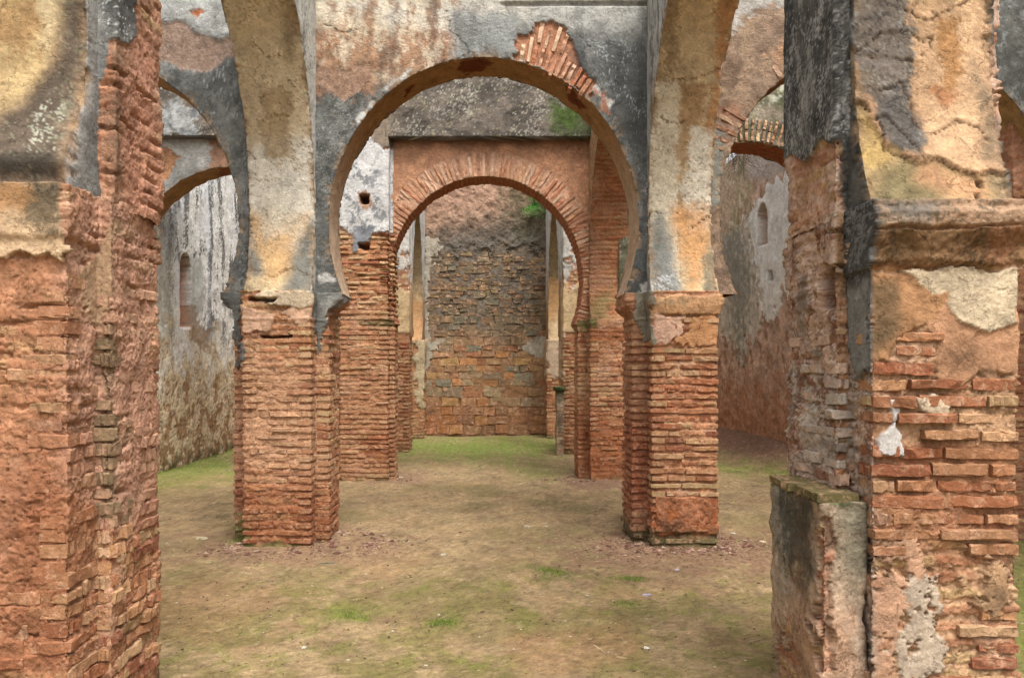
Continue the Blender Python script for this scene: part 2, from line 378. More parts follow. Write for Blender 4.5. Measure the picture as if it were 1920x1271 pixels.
# ------------------------------------------------------------------ bricks and stones
def brick_mesh(seed, name='brick'):
    r = np.random.default_rng(seed); st = 6; xs = np.linspace(-.5, .5, st)+np.r_[0, r.normal(0, .025, st-2), 0]
    ring = np.array([(.5, -.46), (-.46, -.5), (-.5, -.42), (-.5, .40), (-.45, .5), (.5, .47)])
    V = []
    for i, x in enumerate(xs):
        e = .98 if i in (0, st-1) else 1.
        w = r.normal(0, .05, (6, 2))*[.5, 1.1]; q = ring*[1, e]+w
        q[1:5, 0] += (.03 if i in (0, st-1) else 0)+r.normal(0, .05)
        for y, z in q: V.append((x, y, z))
    Q = []
    for i in range(st-1):
        for k in range(6):
            a, b = i*6+k, i*6+(k+1) % 6; Q.append((a, a+6, b+6, b))
    return mesh_from(name, np.array(V), Q, None, M_BRICK, [list(range(6)), list(range((st-1)*6, st*6))[::-1]], smooth=False)
BR = [brick_mesh(100+i) for i in range(28)]
def stone_mesh(seed, name='stone'):
    r = np.random.default_rng(seed); n = 8; V = []; pw = r.uniform(7, 18)
    q8 = np.array([(-.5, -.5), (0, -.5), (.5, -.5), (.5, 0), (.5, .5), (0, .5), (-.5, .5), (-.5, 0)])*r.uniform(.84, 1.0, (8, 1))+r.normal(0, .035, (8, 2))
    an = np.arctan2(q8[:, 1], q8[:, 0]); R = np.hypot(q8[:, 0], q8[:, 1])
    for s, y in ((1, .5), (.98, -.40), (.93, -.49)):
        for a, q in zip(an, R): V.append((math.cos(a)*q*s, y+(r.normal(0, .035) if s < 1 else 0), math.sin(a)*q*s))
    V.append((r.normal(0, .05), -.5, r.normal(0, .05))); Q = []
    for k in range(2):
        for j in range(n): Q.append((k*n+j, k*n+(j+1) % n, (k+1)*n+(j+1) % n, (k+1)*n+j))
    return mesh_from(name, np.array(V), Q, None, M_STONE, [(2*n+j, 2*n+(j+1) % n, 3*n) for j in range(n)], smooth=False)
ST = [stone_mesh(300+i) for i in range(24)]
PAL = ['c08e62', 'b47a54', 'c99c70', 'a86c48', 'cca47a', 'bc9c6e', '985e42', 'bc8a60', 'b68058', 'c69a70']
CAPPED = {}
def place(parent, items, paint, seed, meshes=BR, name='brick', cap=290, pal=PAL, palmap=None, mat=None):
    """items: list of (pos(3), size(3), rot euler, u) -> separate objects; beyond cap one joined part"""
    if not items: return
    P = np.array([i[0] for i in items]); u = np.array([i[3] for i in items]); r = np.random.default_rng(seed)
    pc = np.array([lin(p) for p in pal]); k = r.integers(0, len(pal), len(items)); col = pc[k]*r.uniform(.82, 1.15, (len(items), 1))
    c = Can(P, u, P[:, 2], seed=seed, bcol=col)
    if palmap: palmap(c, r)
    if paint: paint(c)
    keep = [i for i in range(len(items)) if c.pl[i] < .4]
    used = CAPPED.get(parent.name, 0); rest = []
    Y = np.maximum(P[:, 1], .5)
    for i in keep:
        pos, size, rot, _ = items[i]
        if used >= cap: rest.append(i); continue
        used += 1
        o = bpy.data.objects.new(name, meshes[r.integers(len(meshes))]); sc.collection.objects.link(o)
        o.parent = parent; o.location = np.array(pos)-np.array(parent.location); o.rotation_euler = rot
        o.scale = (size[0]*(1 if r.random() < .5 else -1), size[1], size[2])
        o.color = (*np.clip(c.col[i]*.5+.5*c.col[i].mean()*(c.col[i]/max(c.col[i].mean(), 1e-4)), .004, .9), 1)
    CAPPED[parent.name] = used
    if rest:
        Vs, Qs, cs, nb = [], [], [], 0
        for i in rest:
            pos, size, rot, _ = items[i]; me = meshes[r.integers(len(meshes))]
            v = np.empty(len(me.vertices)*3, np.float32); me.vertices.foreach_get('co', v); v = v.reshape(-1, 3)*np.array(size)
            R = np.array(Euler(rot).to_matrix()); v = v@R.T+np.array(pos)-np.array(parent.location)
            q = np.array([list(p.vertices) for p in me.polygons if len(p.vertices) == 4])+nb; nb += len(v)
            Vs.append(v); Qs.append(q); cs.append(np.repeat(c.col[i][None], len(v), 0))
        o = link('worn_bricks' if name == 'brick' else 'small_stones', mesh_from('worn_bricks', np.concatenate(Vs), np.concatenate(Qs), np.concatenate(cs), M_WALL), parent)
        o['kind'] = 'stuff'
def courses(edges, z0, z1, r, pitch=.066, prot=.0, pj=.006, skip=.12, hb=.037, depth=.11, over=.008, ln=(.24, .30), wob=.003, sel=None):
    items = []; k = 0; z = z0
    while z < z1:
        for ei, (ax, ay, bx, by, u0) in enumerate(edges):
            L = math.hypot(bx-ax, by-ay); tx, ty = (bx-ax)/L, (by-ay)/L; nx, ny = ty, -tx
            s = -over; first = True; e = L+over
            while s < e-.05:
                l = r.uniform(*ln)
                if first and (k+ei) % 2: l *= .52
                first = False
                if e-(s+l) < .09: l = e-s
                sk, pt = (skip, prot) if sel is None else sel(nx, ny, z, r)
                if r.random() > sk:
                    m = s+l/2; pr = pt+r.normal(0, pj)
                    D = depth; c = (ax+tx*m+nx*(pr-D/2), ay+ty*m+ny*(pr-D/2), z+r.normal(0, wob))
                    H = hb*r.uniform(.82, 1.22)
                    items.append((c, (l-r.uniform(.008, .02), D, H), (r.normal(0, .015), r.normal(0, .012), math.atan2(ny, nx)+math.pi/2+r.normal(0, .01)), u0+m))
                s += l
        z += pitch*r.uniform(.93, 1.07); k += 1
    return items

# =================================================================== PAINTS (stains traced from the photograph)
BASE = ['9a6b4c']
def moss_base(c, z=.16, amt=.8):
    m = (1-ss(0, z, c.P[:, 2]))*ss(-1., .8, c.n('R', .9)); c.mix(m, '5c5a34', .15, .4, amt)

# ---------- near left pier
def p_NL(c):
    c.masonry(worn=.8, depth=.022, c1='b87c5a', c2='a86848', mort='b07c5c', flush=.85)
    c.h += .005*c.n('S', 1.2); c.flake(a=.005)
    c.mix(c.poly([(118, 420), (300, 120), (300, 900), (230, 1000), (110, 900)], 18, 12), 'c99a80', .12, .6, .7)
    c.mix(c.poly([(0, 900), (125, 880), (125, 1271), (0, 1271)], 40, 20), '8f5232', .15, .5, .6)
    c.mix(c.poly([(-600, 480), (120, 470), (130, 860), (-600, 860)], 20, 12), 'b27c58', .15, .5, .55); c.mix(c.poly([(-600, 860), (125, 860), (135, 1500), (-600, 1500)], 30, 12), 'a06a48', .15, .5, .5)
    g = c.poly([(185, 600), (215, 590), (218, 980), (190, 960)], 8, 6); c.h -= g*.03; c.mix(g, '6e6444', .2, .4, .75)
    t = c.poly([(140, 520), (170, 500), (200, 400), (225, 420), (205, 560), (196, 620), (168, 610)], 4, 12); c.coat(t, 'b08f6e', .0)
    t = c.poly([(-900, 330), (125, 330), (120, 490), (95, 470), (70, 480), (40, 475), (0, 482), (-900, 480)], 2.5, 5)
    c.coat(t, 'cfae88', .02)
    c.mix(t*c.ell(85, 385, 70, 45), '645844', .15, .5, .85); c.mix(t*ss(2.2, 2.3, c.P[:, 2]), '4f4638', .15, .4, .6); c.mix(t*c.ell(20, 370, 40, 30), 'c88f55', .1, .5, .5)
    c.cracks(t, 1.8)
    c.hole([(208, 355), (222, 355), (222, 378), (210, 376)], .03)
    moss_base(c)
def p_NLup(c):                                         # springer of the front arch over the near left pier
    c.stucco('a08468')
    f = c.poly([(-900, -900), (120, -900), (122, 0), (108, 90), (75, 150), (40, 195), (0, 220), (-900, 300)], 14, 10)
    c.mix(f, 'dcbd88', .12, 1.2); c.mix(f*c.ell(20, 40, 70, 60, .5, .5), 'b98f5e', .1, .6, .7); c.mix(f*c.ell(95, 20, 30, 60), 'e6d2a8', .05, .6, .7)
    d = c.poly([(125, -50), (170, 0), (165, 90), (150, 200), (133, 250), (112, 345), (-900, 350), (-900, 290), (0, 225), (40, 200), (80, 158), (112, 95)], 12, 8)
    c.mix(d, '605448', .18, .7, .92); c.mix(d*c.ell(60, 320, 80, 22), '3f3a30', .1, .4, .8)
    c.speck(d*c.poly([(70, 190), (135, 170), (125, 310), (60, 300)], 10, 8), 'b9b9a4', .35, .7, .5, .9, 'G'); c.speck(d, '8d8a70', .5, 1.3, .4, .6, 'G')
    s = np.isin(c.reg, (0, 2)).astype(np.float32)
    c.mix(s, '868682', .15, .8)
    c.mix(s*c.poly([(160, -60), (190, -60), (185, 100), (165, 250), (125, 430), (110, 430), (118, 330), (150, 200)], 8, 6), 'b2b0aa', .08, .6, .85)
    c.mix(s*c.ell(225, 30, 28, 60, .5), '4a4742', .15, .5, .8)
    c.cracks(c.h*0+1, 2.0, .02, .002); z = c.P[:, 2]; c.h += .05*(c.reg == 1)*(1-ss(2.42, 2.80, z))*ss(2.33, 2.40, z)
def p_NLscar(c):                                       # broken root of the fallen cross wall
    c.masonry(flush=.9, worn=1., depth=.028, c1='c08a6c', c2='b07050', mort='c08c70', yel=.1)
    c.h += .005*c.n('S', 1.6); c.flake(a=.005)
    c.mix(c.poly([(240, 60), (300, 60), (300, 460), (235, 460)], 14, 10), 'cc9376', .12, .5, .7)
    c.mix(c.poly([(205, 100), (228, 90), (232, 400), (212, 390)], 10, 8), '6a5a48', .15, .4, .65)
    t = c.poly([(100, -400), (245, -400), (250, 70), (235, 86), (215, 80), (196, 130), (190, 180), (176, 290), (155, 320), (140, 390), (120, 420), (100, 420)], 3, 6)
    c.coat(t, '868682', .014); c.mix(t*c.ell(222, 25, 30, 60), '4b4a48', .15, .4, .8)
    c.mix(t*c.poly([(160, 0), (190, 0), (180, 170), (150, 330), (120, 410), (118, 330)], 10, 8), 'b2b0aa', .06, .5, .8)
    c.speck(t, 'd8dcd8', .6, 1.9, .2, .9)
# ---------- near right pier
def p_NR(c):
    c.masonry(flush=.25, worn=.9, depth=.024, c1='b5805e', c2='9e6446', mort='b28a68')
    c.h += .005*c.n('S', 1.3); c.flake(a=.010)
    c.mix(c.poly([(1640, 830), (1900, 830), (1900, 1030), (1660, 1040)], 20, 14), '9c5c38', .15, .5, .5)
    # lime render scraps lower down
    for pts, cc in (([(1680, 1120), (1720, 1080), (1760, 1075), (1775, 1180), (1790, 1250), (1700, 1290), (1660, 1200)], 'b9a690'),
                    ([(1640, 1010), (1700, 1000), (1740, 1070), (1700, 1110), (1670, 1300), (1625, 1290)], 'b58c6e'),
                    ([(1780, 1060), (1850, 1040), (1893, 1060), (1890, 1160), (1850, 1160), (1800, 1110)], 'b8926c')):
        m = c.poly(pts, 6, 9, 1.0)*(1-ss(.45, .6, c.n('R', .7))); c.coat(m, cc, .003, .14, .003)
    m = c.poly([(1668, 752), (1692, 745), (1683, 800), (1700, 860), (1672, 852), (1645, 850), (1648, 815), (1670, 800)], 2.5, 4, .8); c.coat(m, 'cdc6c0', .007)
    m = c.poly([(1708, 748), (1750, 744), (1790, 760), (1770, 792), (1745, 770), (1725, 764)], 2.5, 4, .8); c.coat(m, 'cdb698', .006)
    # orange render below the impost
    o = c.poly([(1715, 520), (1910, 520), (1910, 700), (1840, 690), (1795, 735), (1755, 720), (1760, 640), (1740, 620)], 3, 5); c.coat(o, 'b98a66', .004, .14, .003)
    o = c.poly([(1630, 505), (1780, 505), (1775, 560), (1745, 600), (1700, 620), (1668, 650), (1665, 678), (1636, 676)], 3, 5); c.coat(o, 'ad8058', .006, .16, .004)
    c.mix(o*c.poly([(1638, 530), (1680, 530), (1690, 600), (1640, 676)], 8, 7), '6e5c42', .15, .4, .7)
    o = c.poly([(1690, 505), (1905, 500), (1908, 608), (1848, 622), (1800, 600), (1780, 570), (1785, 540), (1752, 555), (1715, 530)], 2.2, 4); c.coat(o, 'cdb898', .013)
    c.cracks(o, .9, .05, .003, 'a08a68')
    i = c.poly([(1550, 440), (2300, 420), (2300, 499), (1550, 499)], 2, 2); c.coat(i, '94704c', .010)
    c.mix(i*c.poly([(1640, 410), (1720, 410), (1700, 500), (1640, 500)], 14, 8), '6a5236', .15, .4, .7)
    c.speck(i, '4a3a28', .9, .8, .5, .7); c.mix(i*c.ell(1880, 440, 40, 50), 'a06c4a', .1, .4, .6)
    i = c.poly([(1550, 360), (2300, 350), (2300, 424), (1550, 430)], 2, 3); c.coat(i, 'b89474', .008)
    c.mix(i*c.poly([(1640, 380), (1760, 380), (1720, 420), (1640, 420)], 12, 8), '777067', .15, .4, .9); c.speck(i, '6a6250', .9, .6, .5, .7)
    # nave side, x 1480-1640
    sd = (c.sx < -.5) if hasattr(c, 'sx') else (c.x < 1632)
    sd = sd.astype(np.float32)
    c.mix(sd, 'd0b09a', .16, .7, .85)
    c.mix(sd*c.poly([(1480, 700), (1590, 690), (1600, 880), (1500, 880)], 16, 16, .8), 'c4bcb2', .14, .4, .7)
    c.speck(sd, '8f5a40', .8, .7, .4, .85, 'R'); c.speck(sd, 'bdb5a8', .6, .8, .4, .6, 'G'); c.speck(sd, '5f5448', .5, 1.2, .3, .6, 'G')
    m = sd*c.poly([(1575, 260), (1606, 250), (1625, 330), (1648, 380), (1645, 470), (1636, 560), (1640, 690), (1605, 720), (1590, 560), (1592, 450), (1576, 440)], 4, 6)
    c.coat(m, '4d4c48', .012, .12, .0012); c.speck(m, '8d8d8e', .5, .8, .5, .6, 'G')
    c.mix(m*c.poly([(1580, 540), (1635, 520), (1640, 700), (1600, 720)], 8, 8), '8e8d88', .1, .5, .8)
    m = sd*c.poly([(1490, 640), (1520, 560), (1500, 500), (1495, 640)], 5, 6); c.mix(m, '9a8878')
    c.mix(c.poly([(1590, 830), (1640, 830), (1640, 1290), (1610, 1290)], 8, 8), '8e8478', .15, .4, .45)
    moss_base(c, .3)
    c.hole([(1536, 515), (1545, 493), (1560, 497), (1566, 520), (1565, 570), (1552, 582), (1534, 575)], .10, '6b3c22')
def p_NRscar(c): p_NRup2(c, True)
def p_NRup2(c, scar):
    if scar:
        c.masonry(flush=.9, worn=1., depth=.02, c1='b5805f', c2='a5684a', mort='c49a80'); c.h += .005*c.n('S', 1.1); c.flake(a=.008); c.mix(ss(-.4, .8, c.n('R', 1.2)), 'c8ac98', .12, .4, .7)
        t = c.poly([(1380, -400), (1660, -400), (1640, 300), (1650, 470), (1580, 470), (1576, 262), (1562, 270), (1538, 262), (1520, 290), (1500, 300), (1380, 305)], 3, 7)
        c.coat(t, '5b5a56', .014, .2, .0015); c.streaks(t, 'a6a5a0', .10, .0, 1.4, .85, 3); c.speck(t, '2f2f30', .5, .5, .5, .7, 'G'); c.speck(t, 'b9b9b6', .35, 1.3, .4, .7, 'G')
        d = c.poly([(1578, 250), (1600, 240), (1650, 400), (1648, 480), (1590, 450)], 6, 6); c.mix(d, '41403d', .2, .4, .85)
def p_NRup(c):
    c.stucco('cfa37a', .12, .005)
    w = np.isin(c.reg, (0, 2)).astype(np.float32); c.mix(w, '5e5d59', .2, .6); c.streaks(w, 'a8a7a2', .1, .2, 1.4, .8, 3)
    s = 1-w
    c.mix(s*c.poly([(1700, -20), (1845, -40), (1860, 160), (1830, 300), (1740, 300), (1700, 130)], 12, 10), 'dcb48a', .08, .8, .8)
    c.mix(s*c.poly([(1745, 20), (1795, 30), (1810, 140), (1780, 175), (1755, 120)], 6, 8), 'b98650', .1, .5, .85)
    c.mix(s*c.poly([(1750, 165), (1800, 165), (1790, 225), (1760, 200)], 6, 8), 'b9784c', .1, .5, .7)
    g = c.poly([(1600, -60), (1710, -60), (1705, 40), (1730, 60), (1705, 140), (1715, 220), (1740, 260), (1720, 290), (1680, 270), (1660, 240), (1635, 190), (1600, 200)], 6, 9)
    c.mix(s*g, '7d7770', .16, .5, .9); c.speck(s*g, '4d4a46', .5, .7, .5, .7, 'G'); c.speck(s*g, 'aaa498', .35, 1.1, .4, .7, 'G')
    c.mix(s*c.poly([(1640, 190), (1680, 170), (1740, 220), (1730, 290), (1690, 280), (1665, 245)], 8, 9), '5e5b58', .15, .4, .7)
    c.mix(s*c.poly([(1825, 120), (1862, 180), (1880, 250), (1925, 330), (1900, 330), (1840, 300)], 10, 9), '6d6656', .15, .4, .7)
    # fallen edge of the top coat: lower yellow/grey-green coat below the torn line
    low = c.poly([(1606, 190), (1622, 192), (1645, 235), (1660, 275), (1700, 295), (1720, 300), (1760, 292), (1800, 318), (1830, 325), (1870, 318), (1925, 332), (2400, 340), (2400, 500), (1560, 500), (1580, 300)], 1.6, 4, .8)
    low *= s; c.h -= .016*ss(.3, .7, low); c.mix(low, 'b79a6c', .12, .7)
    c.mix(low*c.poly([(1606, 190), (1650, 240), (1690, 300), (1640, 330), (1610, 290)], 6, 6), 'cdab68', .08, .5, .8)
    c.mix(low*c.poly([(1640, 300), (1740, 300), (1790, 350), (1720, 400), (1640, 400)], 14, 12), '78704f', .18, .4, .75)
    c.mix(low*c.poly([(1740, 300), (1850, 330), (1860, 380), (1780, 370), (1720, 330)], 12, 8), 'cf9a70', .08, .5, .75)
    c.mix(low*c.poly([(1860, 325), (1930, 335), (1930, 380), (1880, 380)], 8, 8), '6b6350', .15, .4, .75)
    c.hole([(1836, 336), (1848, 334), (1849, 347), (1839, 348)], .05, '2c2018', 1); c.hole([(1832, 360), (1842, 358), (1843, 368), (1834, 369)], .04, '2c2018', 1)
    c.cracks(s, 1.6, .03, .004)
    for q in ([(1606, 190), (1622, 192), (1645, 235), (1660, 275), (1700, 295), (1720, 300), (1760, 292), (1800, 318), (1830, 325), (1870, 318), (1925, 332)], [(1700, 20), (1745, 45), (1760, 30), (1795, 8), (1815, -10)], [(1606, 100), (1650, 60), (1700, 60), (1728, 78), (1745, 70)],
              [(1610, 95), (1640, 105), (1670, 100), (1712, 115)], [(1650, 165), (1690, 150), (1712, 190), (1716, 225), (1745, 246), (1775, 240), (1800, 228)], [(1745, 70), (1740, 95), (1722, 110)], [(1800, 228), (1830, 240), (1850, 260)], [(1640, 225), (1665, 215), (1690, 240), (1712, 262), (1730, 285)]):
        c.line(q, 1.3, .009, '4e3826', 4, .006, [1])
def p_stub(c):                                          # low stump beside the near right pier
    c.masonry(worn=1, depth=.02, c1='a5694c', c2='8f5038', mort='a9826a')
    t = c.poly([(1400, 700), (1700, 700), (1700, 1400), (1400, 1400)], 4, 3)
    bare = np.maximum(c.poly([(1533, 968), (1556, 970), (1560, 1060), (1552, 1180), (1560, 1260), (1536, 1260), (1530, 1150), (1537, 1060)], 3, 8, .7), c.poly([(1455, 1190), (1480, 1180), (1520, 1300), (1455, 1300)], 4, 9, .7))
    c.coat(t*(1-bare), 'b39a80', .008, .13, .005)
    k = t*(1-bare)
    c.mix(k*c.poly([(1450, 890), (1470, 890), (1490, 960), (1470, 1130), (1455, 1010)], 8, 8), '9b9a90', .1, .5, .8)
    c.mix(k*c.poly([(1468, 900), (1525, 930), (1528, 1060), (1510, 1110), (1490, 1060), (1470, 1110), (1462, 990)], 10, 12, .8), '3f4038', .2, .4, .85)
    c.mix(k*c.poly([(1560, 930), (1640, 930), (1640, 1060), (1600, 1120), (1570, 1040)], 12, 12), '5f6050', .2, .4, .75)
    c.mix(k*c.poly([(1455, 1130), (1640, 1130), (1640, 1300), (1455, 1300)], 40, 20), 'b98868', .15, .5, .5)
    c.streaks(k, 'c2b29c', .1, .4, 1.4, .5, 4); c.speck(k, '6a4a34', .5, 1.4, .3, .6, 'G')
    c.mix(ss(1.035, 1.06, c.P[:, 2]+.01*c.n('R', .5)), '5d6238', .2, .3, .9)
# ---------- middle piers
def p_ML(c):
    c.masonry(worn=.55, depth=.021, c1='c08a62', c2='a9653f', mort='c1916e')
    c.h += .003*c.n('S', 1.2)
    c.mix(c.poly([(445, 690), (590, 690), (590, 890), (445, 880)], 25, 20), 'cb9c78', .12, .5, .7)
    c.mix(c.poly([(430, 900), (645, 900), (645, 1040), (430, 1040)], 18, 18), '9a5a36', .14, .4, .65)
    c.mix(c.poly([(430, 640), (456, 640), (456, 1030), (430, 1030)], 6, 6), 'a5705a', .14, .4, .5)
    c.mix(c.ell(452, 1010, 16, 40), '5c6a34', .1, .3, .8); c.mix(c.poly([(455, 1018), (560, 1020), (560, 1034), (455, 1034)], 4, 5), '66703c', .1, .3, .7)
    p = c.poly([(450, 500), (590, 500), (586, 548), (566, 560), (545, 542), (520, 548), (452, 548)], 2, 3); c.coat(p, 'cf9f70', .012)
    p = c.poly([(452, 578), (480, 585), (585, 578), (583, 600), (560, 605), (545, 592), (520, 588), (500, 620), (452, 622)], 2, 5); c.coat(p, 'd3a98a', .006)
    p = c.poly([(470, 556), (520, 545), (585, 548), (582, 568), (560, 582), (538, 575), (500, 566)], 2, 4); c.coat(p, 'dcc6a6', .012)
    c.mix(c.poly([(452, 512), (505, 515), (500, 530), (455, 540)], 3, 4), 'b2603c', .1, .4, .9)
    # grey render tongue on the side pilaster
    p = c.poly([(586, 480), (660, 480), (646, 558), (624, 572), (618, 596), (604, 640), (598, 662), (588, 610)], 2.5, 5); c.coat(p, '74746e', .008); c.mix(p*c.ell(618, 575, 18, 25), 'c3c1ba', .06, .4, .5)
    p = c.poly([(418, 520), (452, 520), (452, 640), (446, 720), (438, 600)], 3, 5); c.coat(p, '6a6a66', .010)
    c.hole([(465, 557), (520, 560), (512, 568), (465, 563)], .07, '33180e', 1); c.hole([(487, 629), (548, 627), (546, 633), (490, 635)], .07, '33180e', 1)
    moss_base(c, .1)
def p_MR(c):
    c.masonry(worn=.4, depth=.023, c1='c28a64', c2='ad6640', mort='c28c68')
    c.h += .003*c.n('S', 1.2)
    c.mix(c.poly([(1160, 560), (1222, 560), (1222, 1030), (1160, 1030)], 6, 6), 'a8745a', .14, .4, .5)
    c.mix(c.poly([(1165, 780), (1222, 780), (1222, 960), (1165, 960)], 12, 12), '9c5233', .12, .4, .65)
    c.mix(c.poly([(1228, 938), (1346, 932), (1346, 1000), (1228, 1005)], 3, 2), 'a05a30', .12, .4, .9)
    c.mix(c.poly([(1230, 710), (1346, 700), (1346, 780), (1230, 780)], 14, 10), 'b4653f', .12, .4, .5)
    p = c.poly([(1218, 555), (1350, 555), (1350, 592), (1300, 590), (1226, 586)], 2, 2.5); c.coat(p, 'cf9e70', .012); c.mix(p*c.poly([(1222, 560), (1290, 560), (1290, 575), (1222, 575)], 5, 4), '8e7f63', .1, .4, .5)
    p = c.poly([(1226, 586), (1285, 590), (1280, 622), (1252, 645), (1226, 640)], 2.5, 5); c.coat(p, 'd2a88c', .005)
    p = c.poly([(1290, 596), (1346, 590), (1346, 640), (1310, 650), (1270, 640)], 3, 6); c.coat(p, 'c08a5c', .003)
    p = c.poly([(1185, 540), (1222, 540), (1224, 640), (1205, 650), (1190, 600)], 3, 5); c.coat(p, '8b8270', .008)
    c.mix((1-ss(.08, .22, c.P[:, 2]+.03*c.n('R', .6))), '575334', .2, .4, .9)
    b = c.poly([(1230, 938), (1346, 934), (1346, 1000), (1230, 1002)], 2, 1.5); c.h += (.004+.003*c.n('R', .4)-c.h)*b; c.pl = np.maximum(c.pl, b)
def long_soffit(c, ps):
    c.stucco('c2a27a', .08, .004); c.cracks(c.h*0+1, 2.2, .022, .003)
    ps(c)
def p_LL1(c):
    c.stucco('cdb48c', .08, .004)
    s = (c.reg == 1).astype(np.float32)
    c.mix(s*c.poly([(400, -50), (600, -50), (600, 300), (440, 330)], 10, 8), 'e2cfae', .10, .9, .9)
    c.mix(s*c.poly([(520, -50), (560, -50), (560, 60), (540, 110)], 10, 8), '75603f', .12, .5, .5)
    c.mix(s*c.poly([(430, 130), (480, 110), (500, 300), (440, 320)], 10, 8), 'c6b08e', .1, .5, .6)
    w = s*c.poly([(440, 270), (600, 250), (600, 430), (560, 470), (480, 470), (440, 420)], 8, 10); c.mix(w, 'e4dccc', .08, .8, .95)
    c.mix(s*c.poly([(488, 170), (548, 170), (550, 300), (492, 300)], 6, 7), 'b59c76', .08, .5, .8)
    c.mix(s*c.poly([(450, 400), (580, 400), (560, 470), (545, 520), (500, 520), (470, 470)], 12, 10), 'd9ae78', .08, .6, .9)
    c.mix(s*c.poly([(480, 370), (560, 370), (545, 440), (500, 440)], 12, 10), 'e2d8c2', .08, .6, .8)
    c.mix(s*c.poly([(430, 420), (456, 415), (478, 470), (490, 515), (440, 515)], 8, 5), '7d7d76', .1, .6, .95)
    c.mix(s*c.poly([(590, 400), (575, 420), (555, 470), (545, 510), (530, 546), (596, 560)], 9, 5), '7a7a73', .1, .6, .95)
    f = (c.reg == 2).astype(np.float32); c.mix(f, 'b9b6aa', .1, .6); c.streaks(f, '55524a', .05, .3, 1.2, .6, 4); c.mix(f*c.ell(585, 300, 12, 200), 'd9d6cc', .06, .4, .5)
    c.mix((c.reg == 0).astype(np.float32), '6d6c68', .1, .6)
    for q in ([(455, 275), (475, 288), (482, 300)], [(480, 85), (500, 110), (530, 105)], [(490, 225), (515, 215), (545, 222)], [(535, 150), (560, 175)], [(575, 350), (588, 362)], [(452, 510), (480, 505), (510, 520), (545, 505), (580, 520)]): c.line(q, .9, .006, '6e5238', 4, .004, [1])
    c.cracks(s, 1.5, .028, .004); c.speck(s, '8d7350', .8, 1.6, .4, .6)
def p_LR1(c):
    c.stucco('cdb48c', .08, .004)
    s = (c.reg == 1).astype(np.float32)
    c.mix(s*c.poly([(1240, -50), (1400, -50), (1360, 160), (1240, 140)], 8, 8), 'e0c8a0', .10, .7, .9)
    c.mix(s*c.poly([(1245, -50), (1278, -50), (1270, 100), (1238, 200)], 6, 8), '80694c', .15, .5, .6)
    c.mix(s*c.poly([(1215, 150), (1275, 150), (1280, 560), (1215, 560)], 6, 5), 'e8dcc2', .07, .8, .9)
    c.mix(s*c.poly([(1270, 150), (1320, 160), (1312, 260), (1290, 290), (1284, 420), (1275, 540), (1270, 370)], 5, 6), 'b99468', .1, .6, .8)
    c.mix(s*c.poly([(1300, 240), (1360, 240), (1350, 430), (1290, 430), (1290, 300)], 6, 8), 'e6dcc8', .07, .6, .9)
    c.mix(s*c.poly([(1350, -30), (1385, -30), (1350, 200), (1335, 290), (1325, 240), (1338, 120)], 6, 8), 'cc8c54', .12, .5, .7)
    c.mix(s*c.poly([(1258, 390), (1345, 390), (1325, 500), (1300, 550), (1280, 500)], 10, 9), 'dfa468', .1, .6, .85)
    c.mix(s*c.poly([(1215, 420), (1235, 400), (1262, 470), (1280, 560), (1215, 565)], 9, 6), '8b8d88', .1, .5, .95)
    c.mix(s*c.poly([(1350, 400), (1340, 430), (1322, 490), (1318, 560), (1352, 560)], 7, 6), '7f7a66', .1, .5, .85)
    c.speck(s*c.poly([(1222, 520), (1262, 520), (1262, 562), (1222, 562)], 6, 6), 'dedede', .5, .4, .4, .9)
    f = (c.reg == 0).astype(np.float32); c.mix(f, 'b3b0a8', .1, .6); c.streaks(f, '4e4b46', .05, .2, 1.2, .7, 4)
    c.hole([(1356, 118), (1362, 116), (1360, 158), (1350, 160)], .07, '4a2c14', 1)
    for q in ([(1252, 150), (1275, 152), (1300, 150), (1325, 135), (1350, 128)], [(1218, 400), (1240, 395)], [(1236, 220), (1262, 232), (1285, 228)], [(1290, 430), (1320, 410), (1345, 415)], [(1222, 545), (1262, 540)]): c.line(q, .9, .007, '6a4a30', 4, .004, [1])
    c.cracks(s, 1.5, .028, .004); c.speck(s, '8d7350', .8, 1.7, .4, .6)
def p_LR2(c):
    c.masonry(worn=.5, depth=.016, c1='b9774f', c2='a05c38', mort='b07a54'); c.mix((c.reg == 1)*.5, 'a0603a', .1, .6, .7)
    c.mix((c.reg == 0).astype(np.float32), 'a9895f', .12, .5, .7)
    c.mix(c.poly([(1108, 560), (1150, 540), (1140, 620), (1108, 620)], 8, 8), '7f7a4c', .1, .4, .6)
